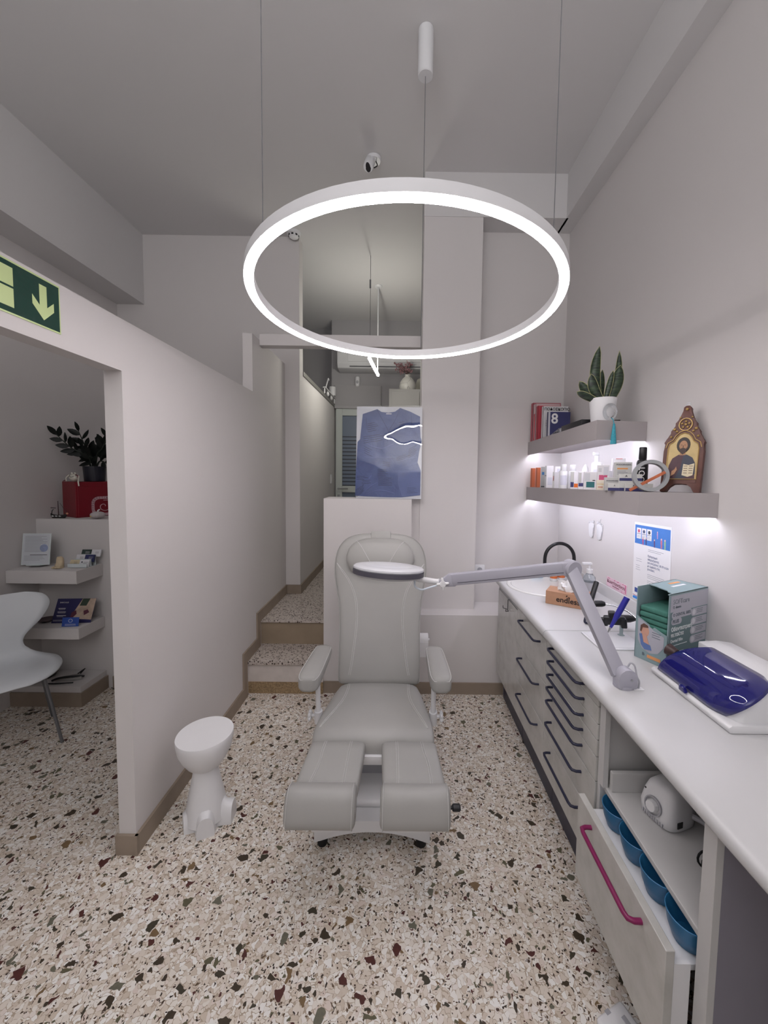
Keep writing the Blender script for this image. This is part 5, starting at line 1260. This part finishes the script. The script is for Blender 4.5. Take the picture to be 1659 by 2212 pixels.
def rack():
    t = thing('wire_rack', (-.95, 5.05, 2.567), 'small white wire rack with white bits on the end of the corridor wall', 'rack')
    bm = B(); box(bm, -.965, -.93, 4.72, 5.44, 2.63, 2.642, bev=.002); obj('shelf_bar', bm, M_WHITE, t)
    for y in (4.74, 5.42):
        bm = B(); tube(bm, [(-.948, y, 2.567), (-.948, y, 2.64)], .008, 8); obj('upright', bm, M_WHITE, t)
    bm = B(); tube(bm, [(-.948, 4.8, 2.64), (-.948, 4.98, 2.80), (-.948, 5.02, 2.79)], .008, 8); obj('prop', bm, M_WHITE, t)
    bm = B(); cyl(bm, (-.95, 5.28, 2.643), (-.95, 5.28, 2.76), .045, n=20); q = obj('pot', bm, M_WHITE, smooth=40); tag(q, 'white cylindrical pot on the wire rack', 'pot')
    for y, r in ((4.95, .05), (5.2, .045)):
        bm = B(); sphere(bm, (-.95, y, 2.567+.032), .02, .045, .031, 12); q = obj('bag', bm, M_PAPER, smooth=True); tag(q, 'crumpled white bag under the wire rack, %s of two' % ('nearer' if y < 5 else 'farther'), 'bag', 'white bags under the rack')
rack()

# ================================================================== on the ceiling
t = thing('security_camera', (-.237, 2.70, ZC), 'small white security camera with a black face on the ceiling', 'camera')
bm = B(); lathe(bm, [(.045, -.018), (.05, -.004), (.05, 0), (.0005, 0)], (-.215, 2.74, ZC-.0005), 28); obj('mount', bm, M_WHITE, t, smooth=40)
bm = B(); d = V(-.1, -.55, -.83).normalized(); p = V(-.24, 2.71, ZC-.05)
tube(bm, [p-d*.048, p-d*.044, p-d*.02, p+d*.06, p+d*.07], [.016, .028, .034, .034, .03], 26); b = obj('body', bm, M_WHITE, t, smooth=50)
bm = B(); M = frame(p+d*.0705, V(1, -.2, 0), V(0, -.8, .55)); prism(bm, [(.018*math.cos(2*PI*i/24)*(1 if math.sin(2*PI*i/24) < 0 else .85), .027*math.sin(2*PI*i/24)) for i in range(24)], -.001, .001, M=M); obj('black_face', bm, M_BLACK, b)
bm = B(); tube(bm, [(-.2, 2.74, ZC-.02), (-.19, 2.72, ZC-.06), (-.21, 2.7, ZC-.09)], .004, 8, sm=4); obj('cable', bm, M_BLACK, t, smooth=True)
t = thing('smoke_detector', (-.985, 3.555, ZC), 'round white smoke detector on the ceiling at the far wall', 'smoke detector')
bm = B(); lathe(bm, [(.0005, -.05), (.03, -.049), (.042, -.04), (.046, -.026), (.058, -.022), (.062, -.006), (.062, 0), (.0005, 0)], (-.985, 3.555, ZC-.0005), 36); b = obj('housing', bm, M_WHITE, t, smooth=40)
for i in range(8):
    a = i*PI/4; bm = B(); box(bm, -.009, .009, -.002, .002, -.006, .006, M=Matrix.Translation((-.985+.045*math.cos(a), 3.555+.045*math.sin(a), ZC-.0335)) @ Matrix.Rotation(a+PI/2, 4, 'Z')); obj('slot', bm, M_BLACK, b)

# ================================================================== exit sign over the doorway
def exit_sign():
    M = frame((-1.0895, .955, 2.028), (0, 1, 0), (0, 0, 1)); W, H = .30, .147
    t = thing('exit_sign', (-1.09, 1.1, 2.03), 'glossy green exit sign with a pale downward arrow above the doorway', 'sign')
    pale = mat('luminous_pale_green', (200, 218, 156), .35, var=.02)
    def green():
        m = bpy.data.materials.new('glossy_green_film'); q = NT(m); q.bsdf.inputs['Base Color'].default_value = lin((24, 62, 52)); q.bsdf.inputs['Roughness'].default_value = .12
        nz = q.new('ShaderNodeTexNoise', Scale=26.0, Detail=2.0); q.link(q.coord(), nz.inputs['Vector'])
        bp = q.new('ShaderNodeBump', Strength=.35, Distance=.008); q.link(nz.outputs[0], bp.inputs['Height']); q.link(bp.outputs[0], q.bsdf.inputs['Normal']); return m
    bm = B(); box(bm, 0, W, 0, H, .0, .0012, M=M); obj('plate', bm, pale, t)
    bm = B(); slab(bm, M, W/2, H/2, W-.008, H-.01, .0012, .0004); gf = obj('green_field', bm, green(), t)
    cx = W-.058
    arrow = [(-.012, .124), (.012, .124), (.012, .062), (.035, .085), (.035, .058), (.0, .022), (-.035, .058), (-.035, .085), (-.012, .062)]
    bm = B(); prism(bm, [(cx+x, y) for x, y in arrow], .0016, .002, M=M); obj('arrow', bm, pale, gf)
    for x0, x1, y0, y1 in ((W-.205, W-.148, .078, .128), (W-.205, W-.148, .02, .072)):
        bm = B(); box(bm, x0, x1, y0, y1, .0016, .002, M=M); obj('door_mark', bm, pale, gf)
    bm = B()
    cyl(bm, M @ V(.06, .118, .0016), M @ V(.09, .118, .002), .011, n=16)
    for pl in ([(.07, .1), (.098, .104), (.092, .07), (.074, .066)], [(.074, .068), (.09, .07), (.1, .045), (.118, .042), (.118, .034), (.094, .034)], [(.072, .07), (.086, .064), (.07, .044), (.05, .044), (.05, .052), (.066, .054)], [(.094, .102), (.118, .084), (.113, .078), (.092, .092)], [(.072, .1), (.052, .082), (.057, .076), (.076, .09)]):
        prism(bm, [(x-.03, y) for x, y in pl], .0016, .002, M=M)
    obj('running_figure', bm, pale, gf)
exit_sign()

# ================================================================== reception niche
def niche_shelf(z0, z1, label):
    bm = B(); box(bm, -2.619, -2.15, 2.52, 2.749, z0, z1, bev=.002); o = obj('niche_shelf', bm, M_WALL); tag(o, label, 'shelf'); return o
niche_shelf(.84, .927, 'upper pale shelf of the reception niche carrying cards and a document stand')
niche_shelf(.462, .538, 'middle pale shelf of the reception niche carrying a blue leaflet')
t = thing('niche_plinth', (-2.38, 2.63, 0), 'low boxed plinth with tiled foot at the bottom of the niche', 'plinth')
bm = B(); box(bm, -2.619, -2.15, 2.52, 2.749, .0, .135, bev=.002); obj('body', bm, M_WALL, t)
bm = B(); box(bm, -2.619, -2.138, 2.508, 2.519, .0, .095); box(bm, -2.149, -2.138, 2.519, 2.749, 0, .095); obj('skirting', bm, M_BASE, t)
def doc_stand():
    t = thing('document_stand', (-2.51, 2.64, .927), 'clear tilted stand holding a white printed sheet on the upper niche shelf', 'document stand')
    M = frame((-2.60, 2.61, .943), V(.995, .09, 0), V(-.01, .13, .99)) @ Matrix.Diagonal((.9, 1, 1, 1))
    bm = B(); box(bm, 0, .2, 0, .215, 0, .003, M=M); obj('clear_panel', bm, mat('acrylic', (214, 222, 224), .1, var=0), t)
    bm = B(); box(bm, .05, .15, -.004, 0, -.06, .02, M=M); box(bm, .05, .15, -.004, .05, -.062, -.058, M=M); obj('foot', bm, mat('acrylic', (214, 222, 224)), t)
    bm = B(); box(bm, .008, .192, .006, .209, .003, .0036, M=M); sh = obj('sheet', bm, mat('sheet_white', (206, 210, 216), .6, var=.01), t)
    L = M @ Matrix.Translation((0, 0, .0034))
    bm = B(); lines(bm, L, .02, .195, .16, 12, .0095, .0016, 8, .3); lines(bm, L, .02, .06, .15, 4, .009, .0014, 9, .3); obj('small_print', bm, M_INKG, sh)
    bm = B(); slab(bm, L, .12, .068, .12, .003); obj('black_rule', bm, M_BLACKINK, sh)
    bm = B(); cyl(bm, L @ V(.155, .115, .0008), L @ V(.155, .115, .0012), .026, n=24); obj('blue_stamp', bm, mat('stamp_blue', (150, 162, 196), .6, var=.1), sh)
doc_stand()
t = thing('foot_model', (-2.325, 2.585, .927), 'small beige plaster foot standing on the upper niche shelf', 'foot model')
bm = B(); cushion(bm, [(V(-2.33, 2.60, .9275), .022, .022, V(0, 1, 0)), (V(-2.33, 2.598, .945), .024, .024, V(0, 1, 0)), (V(-2.332, 2.608, .965), .022, .018, V(0, 1, 0)), (V(-2.335, 2.612, .99), .02, .016, V(0, 1, 0)), (V(-2.337, 2.612, 1.003), .014, .012, V(0, 1, 0))], V(1, 0, 0), 20, 2.4); st_ = mat('beige_stone', (206, 188, 158), .7, var=.08, scale=60); b = obj('body', bm, st_, t, smooth=60)
for k in range(5):
    bm = B(); sphere(bm, (-2.352+k*.0105, 2.572+abs(k-1)*.002, .936), .006, .012, .008, 10); obj('toe', bm, st_, b, smooth=True)
t = thing('card_holder', (-2.21, 2.65, .927), 'clear stepped card holder at the right end of the upper niche shelf', 'card holder')
bm = B()
for i in range(3): box(bm, -2.285+.015*i, -2.155+.0*i, 2.61+i*.04, 2.613+i*.04, .928, .955+i*.025); 
box(bm, -2.285, -2.155, 2.61, 2.72, .9275, .930); obj('tray', bm, mat('acrylic', (214, 222, 224)), t)
for i, (x, row, c, lab) in enumerate(((-2.25, 0, (210, 196, 164), 'cream card stack at the front of the card holder'), (-2.185, 0, (222, 222, 226), 'white card stack with a black dot at the front of the holder'), (-2.24, 1, (216, 216, 220), 'white card stack in the middle row of the card holder'), (-2.18, 1, (44, 50, 96), 'navy card stack in the middle row of the card holder'),
                                      (-2.235, 2, (50, 66, 62), 'dark green card stack in the back row of the holder'), (-2.165, 2, (222, 222, 226), 'white card stack at the back right of the holder'))):
    z = .931+row*.028; y = 2.618+row*.041
    M = frame((x, y, z), V(1, .06, 0), V(0, .38, .92))
    tt = thing('card_stack', (x, y, z), lab, 'cards', 'card stacks in the holder')
    bm = B(); box(bm, -.031, .031, 0, .05, -.010, 0, M=M); obj('cards', bm, pcolor(c), tt)
    bm = B()
    if i == 1: cyl(bm, M @ V(-.015, .035, 0), M @ V(-.015, .035, .0005), .005, n=14)
    lines(bm, M, -.005, .033, .03, 2, .009, .0016, i, .3); obj('print', bm, M_INK if c[0] > 100 else M_PAPER, tt)
def leaflet():
    M = frame((-2.405, 2.60, .540), V(.995, .08, 0), V(.1, .42, .9)); W, H = .255, .165
    t = thing('leaflet', (-2.28, 2.62, .538), 'dark blue landscape leaflet with a photo, propped on the middle niche shelf', 'leaflet')
    bm = B(); box(bm, 0, W, 0, H, -.002, 0, M=M); obj('sheet', bm, mat('deep_blue_print', (48, 46, 92), .4, var=.03), t)
    bm = B(); prism(bm, [(.165, H-.001), (W-.001, H-.001), (W-.001, .02), (.11, .03)], .0002, .0006, M=M); ph = obj('photo', bm, mat('photo_skin', (190, 168, 150), .5, var=.25, scale=22), t)
    bm = B(); prism(bm, [(.168, H-.002), (.215, H-.002), (.2, .115), (.155, .115)], .0006, .001, M=M); obj('photo_green', bm, mat('photo_dark_green', (56, 70, 58), .5), ph)
    bm = B(); prism(bm, [(.115, .07), (.14, .085), (.15, .06), (.13, .035), (.112, .034)], .0006, .001, M=M); prism(bm, [(.19, .08), (.215, .09), (.23, .07), (.2, .05)], .0006, .001, M=M); obj('photo_maroon', bm, mat('photo_maroon', (92, 44, 62), .5), ph)
    text('BAROULIS', .0125, on_face(M, .05, .138), M_PAPER, t)
    bm = B()
    for i in range(3): lines(bm, M, .022, .098-i*.024, .055+.02*(i == 2), 1, .01, .004, i, .2); lines(bm, M, .026, .09-i*.024, .05, 1, .01, .0014, i, .2)
    lines(bm, M, .008, .02, .07, 2, .006, .0012, 3, .2); obj('print', bm, M_PAPER, t)
leaflet()
M = frame((-2.285, 2.545, .5395), V(.99, .1, 0), V(0, .2, .97)); t = thing('card', (-2.23, 2.55, .538), 'bright blue small card leaning in front of the dark blue leaflet', 'card')
bm = B(); box(bm, 0, .105, 0, .06, -.0015, 0, M=M); obj('sheet', bm, mat('bright_blue_print', (54, 84, 164), .4, var=.05, scale=60), t)
bm = B(); tube(bm, [M @ V(.052+.012*math.cos(a*PI/8), .038+.011*math.sin(a*PI/8), .0006) for a in range(16)], .0012, 5, closed=True); lines(bm, M, .02, .015, .07, 2, .006, .0016, 4, .2); obj('print', bm, M_PAPER, t)
bm = B(); lathe(bm, [(.0005, 0), (.03, 0), (.05, .012), (.056, .016), (.054, .018), (.028, .005), (.0005, .004)], (-2.47, 2.64, .5385), 32, cap=False); t = tag(obj('dish', bm, mat('dark_rim_dish', (92, 78, 82), .5), smooth=40), 'small dark round dish on the middle niche shelf behind the white chair', 'dish')
bm = B(); sphere(bm, (-2.50, 2.64, .19), .085, .06, .055, 16); box(bm, -2.56, -2.44, 2.60, 2.68, .137, .2, bev=.02); tag(obj('bag', bm, M_BLACK, smooth=50), 'black pouch on the plinth behind the white chair', 'bag')
t = thing('strap_brace', (-2.31, 2.6, .135), 'grey and black strapped brace lying on the plinth', 'brace')
bm = B(); prism(bm, [(-.08, 0), (-.04, .02), (.02, .045), (.05, .05), (.07, .02), (.085, .0), (.04, -.015), (-.05, -.01)], 0, .022, M=frame((-2.30, 2.60, .1355), V(1, .1, 0), V(-.1, 1, .05)), bev=.004); obj('pad', bm, mat('grey_pad', (168, 166, 164), .7, var=.04), t, smooth=40)
bm = B(); tube(bm, [(-2.40, 2.585, .14), (-2.34, 2.575, .165), (-2.26, 2.60, .165), (-2.215, 2.63, .15)], .007, 8, sm=5); obj('strap', bm, M_BLACK, t, smooth=True)
bm = B(); tube(bm, [(-2.41, 2.55, .1385), (-2.34, 2.545, .142), (-2.24, 2.565, .1395)], .004, 8, sm=5); obj('strap', bm, M_BLACK, t, smooth=True)
bm = B(); tube(bm, [(-2.275, 2.645, .158), (-2.24, 2.66, .185), (-2.23, 2.65, .19), (-2.25, 2.64, .165)], .004, 8, sm=5); obj('strap', bm, M_BLACK, t, smooth=True)

def red_box():
    z0, h = 1.2455, .265
    o = V(-2.385, 2.815, z0); a = V(-.87, .5, 0).normalized(); b = V(.5, .87, 0).normalized()
    t = thing('red_hose_box', o, 'dark red metal fire hose box with a white spiral emblem on the niche ledge', 'fire hose box')
    rd = mat('red_enamel', (122, 18, 34), .4, var=.03)
    M = Matrix(((b.x, a.x, 0, o.x), (b.y, a.y, 0, o.y), (0, 0, 1, o.z), (0, 0, 0, 1)))
    bm = B(); box(bm, 0, .36, 0, .22, 0, h, bev=.003, M=M); obj('case', bm, rd, t)
    F = M @ frame((0, 0, 0), (1, 0, 0), (0, 0, 1))
    bm = B(); box(bm, .012, .35, .006, h-.035, .0, .004, bev=.002, M=F); obj('door', bm, rd, t)
    em = mat('emblem_pink', (196, 160, 168), .5, var=.02)
    cx, cy = .172, .079
    def rr_(w_, h_, r, n=6):
        out = []
        for (sx, sy, a0) in ((1, -1, -90), (1, 1, 0), (-1, 1, 90), (-1, -1, 180)):
            for i in range(n+1):
                an = R(a0+90*i/n); out.append((cx+sx*(w_/2-r)+r*math.cos(an), cy+sy*(h_/2-r)+r*math.sin(an)))
        return out
    bm = B(); O, I = rr_(.155, .148, .05), rr_(.118, .108, .035); rings = [[F @ V(*O[i], .0042), F @ V(*I[i], .0042), F @ V(*I[i], .005), F @ V(*O[i], .005)] for i in range(len(O))]
    loft(bm, rings, close=True); obj('emblem_border', bm, em, t)
    bm = B(); tube(bm, [F @ V(cx+.004+(.006+.0062*q)*math.cos(q*1.0), cy-.002+(.006+.0062*q)*math.sin(q*1.0)*.95, .0046) for q in [i*.25 for i in range(30)]], .0027, 6)
    tube(bm, [F @ V(cx+.0, cy+.044, .0046), F @ V(cx+.045, cy+.043, .0046)], .0027, 6)
    obj('spiral', bm, em, t)
    S = 'ΠΥΡΟΣΒΕΣΤΙΚΗ ΦΩΛΙΑ'; n = len(S)
    path = rr_(.137, .128, .043, 12)
    k0 = path.index(min(path, key=lambda p: abs(p[0]-(cx-.0685))+abs(p[1]-(cy-.035))))
    seq = (path[k0::-1]+path[:k0:-1]); L = [0]
    for p, q in zip(seq, seq[1:]): L.append(L[-1]+math.hypot(q[0]-p[0], q[1]-p[1]))
    for i, ch in enumerate(S):
        if ch == ' ': continue
        s = .006+i*.0165; j = max(q for q in range(len(L)) if L[q] <= s); j = min(j, len(seq)-2)
        f = (s-L[j])/max(1e-6, L[j+1]-L[j]); p, q = seq[j], seq[j+1]
        x, y = p[0]+(q[0]-p[0])*f, p[1]+(q[1]-p[1])*f; an = math.atan2(q[1]-p[1], q[0]-p[0])
        text(ch, .0185, F @ Matrix.Translation((x, y, .0056)) @ Matrix.Rotation(an, 4, 'Z'), mat('dark_red_print', (86, 22, 36), .5, var=0), t)
    return o, a, b, z0+h
bo, ba, bb, bz = red_box()
def zz_plant():
    c = V(-2.385, 3.0, bz+.001)
    t = thing('zz_plant', c, 'dark glossy-leaved plant in a black pot on the red box', 'plant')
    bm = B(); lathe(bm, [(.0005, 0), (.062, 0), (.066, .004), (.073, .112), (.073, .116), (.068, .116), (.066, .1), (.0005, .098)], c, 36, cap=False); obj('pot', bm, mat('black_navy_pot', (26, 26, 38), .4, var=.03), t, smooth=40)
    bm = B(); cyl(bm, c+V(0, 0, .096), c+V(0, 0, .101), .066); obj('soil', bm, mat('dark_soil', (48, 40, 34)), t)
    gr = mat('dark_glossy_leaf', (22, 29, 26), .4, var=.15, scale=20); sm_ = mat('dark_stem', (32, 40, 32), .5)
    rr = random.Random(11)
    for tip, nl in (((-.165, -.14, .35), 11), ((-.09, -.03, .39), 8), ((-.05, -.05, .27), 7), ((.06, .02, .30), 8), ((.14, -.04, .36), 10), ((.02, -.08, .2), 6), ((.15, .03, .2), 7), ((-.02, .06, .3), 7)):
        p = [c+V(tip[0]*.06, tip[1]*.1, .098), c+V(tip[0]*.25, tip[1]*.3, .098+tip[2]*.3), c+V(tip[0]*.62, tip[1]*.6, tip[2]*.72), c+V(*tip)]
        path = smooth_path(p, 8)
        bm = B(); tube(bm, path, [.007, .005, .0025], 7); st = obj('stem', bm, sm_, t, smooth=True)
        bm = B()
        for k in range(nl):
            q = .35+.65*k/(nl-1); i = min(len(path)-2, int(q*(len(path)-1))); d = (path[i+1]-path[i]).normalized()
            s = d.cross(V(.3, -1, .1)).normalized()*(1 if k % 2 else -1)
            ld = (d*.75+s*.85+V(0, rr.uniform(-.2, .1), .1)).normalized(); L = rr.uniform(.07, .09); wd = L*.25
            if k == nl-1: ld = d
            sd = ld.cross(V(rr.uniform(-.3, .3), -1, .2)).normalized(); o = path[i]; nn = ld.cross(sd)
            tt = B(); pr = [(0, .1), (.2, .75), (.45, 1), (.7, .8), (.88, .4), (1, .02)]
            rows = [[tt.verts.new(o+ld*(L*x)-sd*(wd*y)+nn*wd*.15*y), tt.verts.new(o+ld*(L*x)), tt.verts.new(o+ld*(L*x)+sd*(wd*y)+nn*wd*.15*y)] for x, y in pr]
            for r0, r1 in zip(rows, rows[1:]):
                for j in range(2): tt.faces.new((r0[j], r0[j+1], r1[j+1], r1[j]))
            bmesh.ops.solidify(tt, geom=tt.faces[:], thickness=.0012)
            merge(bm, tt)
        obj('leaves', bm, gr, st, smooth=60)
zz_plant()
def figurine():
    o = V(-2.43, 2.866, bz+.001)
    t = thing('figurine', o, 'white frog-like figurine with long thin limbs sitting on the red box edge', 'figurine')
    wm_ = mat('cream_glaze', (206, 202, 190), .3, var=.03)
    bm = B(); sphere(bm, o+V(0, .0, .03), .033, .028, .03, 18); b = obj('body', bm, wm_, t, smooth=True)
    for s in (-1, 1):
        bm = B(); sphere(bm, o+V(.012*s, -.008, .06), .009, .009, .009, 12); e = obj('eye', bm, wm_, b, smooth=True)
        bm = B(); sphere(bm, o+V(.012*s, -.0165, .061), .003, .002, .003, 8); obj('pupil', bm, M_BLACK, e)
    bm = B(); tube(bm, [o+V(.018*math.sin(q), -.0285+.003*abs(q), .034+.006*abs(q)) for q in (-1.2, -.6, 0, .6, 1.2)], .0012, 5, sm=4); obj('mouth', bm, M_BLACKINK, b)
    red = mat('maroon_glaze', (110, 52, 66), .35)
    bm = B(); tube(bm, [o+V(.025, -.01, .03), o+V(.05, -.02, .04), o+V(.065, -.045, .003), o+V(.075, -.053, -.03)], .0045, 8, sm=5); obj('leg', bm, wm_, t, smooth=True)
    bm = B(); tube(bm, [o+V(-.02, -.02, .05), o+V(-.034, -.03, .03), o+V(-.03, -.035, .0045)], .0045, 8, sm=5); obj('arm', bm, wm_, t, smooth=True)
    bm = B(); tube(bm, [o+V(-.025, 0, .04), o+V(-.05, .0, .045), o+V(-.075, .01, .012), o+V(-.1, .02, .0045)], .004, 8, sm=5); obj('leg', bm, red, t, smooth=True)
    bm = B(); tube(bm, [o+V(.02, -.012, .05), o+V(.04, -.02, .045), o+V(.055, -.03, .02)], .004, 8, sm=5); obj('arm', bm, red, t, smooth=True)
figurine()
def ship():
    o = V(-2.50, 2.80, 1.246)
    t = thing('model_ship', o, 'small dark model sailing ship with a diamond-patterned hull on the niche ledge', 'model ship')
    dk = mat('dark_wood', (40, 36, 38), .5, var=.1); 
    sec = [(-.055, .004, .034), (-.05, .010, .028), (-.03, .016, .022), (.0, .018, .022), (.03, .015, .023), (.048, .008, .028), (.056, .003, .036)]
    bm = B(); loft(bm, [[o+V(x, -w_, zt), o+V(x, -w_*.75, zt*.35), o+V(x*.85, 0, .001), o+V(x, w_*.75, zt*.35), o+V(x, w_, zt)] for x, w_, zt in sec]); obj('hull', bm, dk, t, smooth=30)
    for x in (-.028, -.002, .024):
        bm = B(); prism(bm, [(-.011, 0), (0, .006), (.011, 0), (0, -.006)], 0, .001, M=frame(o+V(x, -.0178, .016), (1, 0, 0), (0, -.5, 1))); obj('diamond', bm, M_PAPER, t)
    bm = B(); tube(bm, [o+V(0, 0, .02), o+V(-.002, 0, .125)], [.0035, .0022], 8); obj('mast', bm, mat('reddish_wood', (64, 40, 46), .5), t)
    bm = B(); tube(bm, [o+V(-.055, 0, .075), o+V(-.02, 0, .073)], .003, 6); tube(bm, [o+V(-.05, 0, .03), o+V(-.045, 0, .055), o+V(-.035, 0, .062)], .0025, 6, sm=3); obj('stern_post', bm, dk, t)
    bm = B(); tube(bm, [o+V(.012, 0, .11), o+V(.06, 0, .04)], .0012, 5); tube(bm, [o+V(.05, 0, .034), o+V(.075, 0, .045)], .0018, 5); obj('rigging', bm, dk, t)
    bm = B(); sphere(bm, o+V(.066, -.004, .034), .008, n=12); obj('figurehead', bm, mat('salmon_bead', (206, 142, 116), .5), t, smooth=True)
ship()
def pumpkin():
    o = V(-2.215, 2.80, 1.246)
    t = thing('pumpkin_ornament', o, 'small pale ribbed pumpkin ornament in front of the red box', 'ornament')
    bm = B()
    lo = [];
    for j in range(9):
        ph = -PI/2+PI*j/8; ring = []
        for i in range(48):
            a = 2*PI*i/48; k = .86+.14*abs(math.cos(a*3.5)); r = .047*math.cos(ph)*k+.0005
            ring.append(o+V(r*math.cos(a), r*math.sin(a), .026+.026*math.sin(ph)))
        lo.append(ring)
    loft(bm, lo); obj('body', bm, mat('pale_felt', (186, 178, 178), .8, var=.05), t, smooth=60)
    bm = B(); tube(bm, [o+V(0, 0, .048), o+V(.004, 0, .06), o+V(.014, 0, .066)], .005, 8); obj('stalk', bm, M_PAPER, t, smooth=True)
    bm = B(); sphere(bm, o+V(-.018, -.043, .02), .006, .003, .005, 8); obj('gold_dot', bm, mat('gold_dot', (214, 186, 96), .4, metal=.4), t)
pumpkin()

# ================================================================== white shell chair in the reception
def shell_chair():
    c = V(-2.25, 2.116, 0); f = V(.75, -.66, 0).normalized(); r = V(.66, .75, 0).normalized()
    t = thing('shell_chair', c, 'white moulded shell chair with a pinched waist and thin grey legs in the reception', 'chair')
    up = V(0, 0, 1)
    # spine: forward, height, half width, edge lift
    sp = [(.235, .425, .10, -.004), (.225, .440, .165, -.004), (.19, .455, .215, .0), (.12, .46, .245, .004), (.04, .452, .25, .01), (-.05, .445, .235, .014), (-.12, .45, .19, .012), (-.165, .48, .135, .008), (-.185, .53, .105, .006), (-.195, .575, .115, .006), (-.205, .62, .155, .012), (-.22, .67, .20, .02), (-.24, .73, .232, .03), (-.256, .775, .232, .032), (-.268, .81, .2, .026), (-.275, .83, .13, .012)]
    pts = smooth_path([V(a, b, 0) for a, b, _, _ in sp], 3); wd = smooth_path([V(a, b, 0) for _, _, a, b in sp], 3)
    bm = B(); rows = []; m = 12
    for i, (p, w_) in enumerate(zip(pts, wd)):
        d = (pts[min(i+1, len(pts)-1)]-pts[max(i-1, 0)]).normalized(); nx, nz = -d.y, d.x          # normal in the spine plane
        if nz < 0 and p.y < .5: nx, nz = -nx, -nz
        row = []
        for j in range(m+1):
            s = j/m*2-1; lift = w_.y*abs(s)**2.2
            fx = lift if p.y > .5 else 0; fz = 0 if p.y > .5 else lift
            row.append(bm.verts.new(c+r*(s*w_.x)+f*(p.x+fx)+up*(p.y+fz)))
        rows.append(row)
    for a, b in zip(rows, rows[1:]):
        for j in range(m): bm.faces.new((a[j], a[j+1], b[j+1], b[j]))
    sh = obj('shell', bm, mat('white_shell', (214, 218, 222), .3, var=.01), t, smooth=80); md = sh.modifiers.new('s', 'SOLIDIFY'); md.thickness = .011; md.offset = -1
    for fx, rx in ((.15, .2), (.15, -.2), (-.17, .2), (-.17, -.2)):
        top = c+f*(fx*.35)+r*(rx*.3)+up*.437; kn = c+f*(fx*.8)+r*(rx*.8)+up*.425; ft = c+f*(fx*1.15)+r*(rx*1.12)
        bm = B(); tube(bm, [top, kn-up*.004, kn.lerp(ft, .08), ft+up*.001], .0085, 10); obj('leg', bm, mat('grey_steel_leg', (120, 122, 126), .35, metal=.6, var=.02), t, smooth=50)
    bm = B(); cyl(bm, c+up*.425, c+up*.442, .07, n=24); obj('hub', bm, M_GREYP, t, smooth=40)
shell_chair()
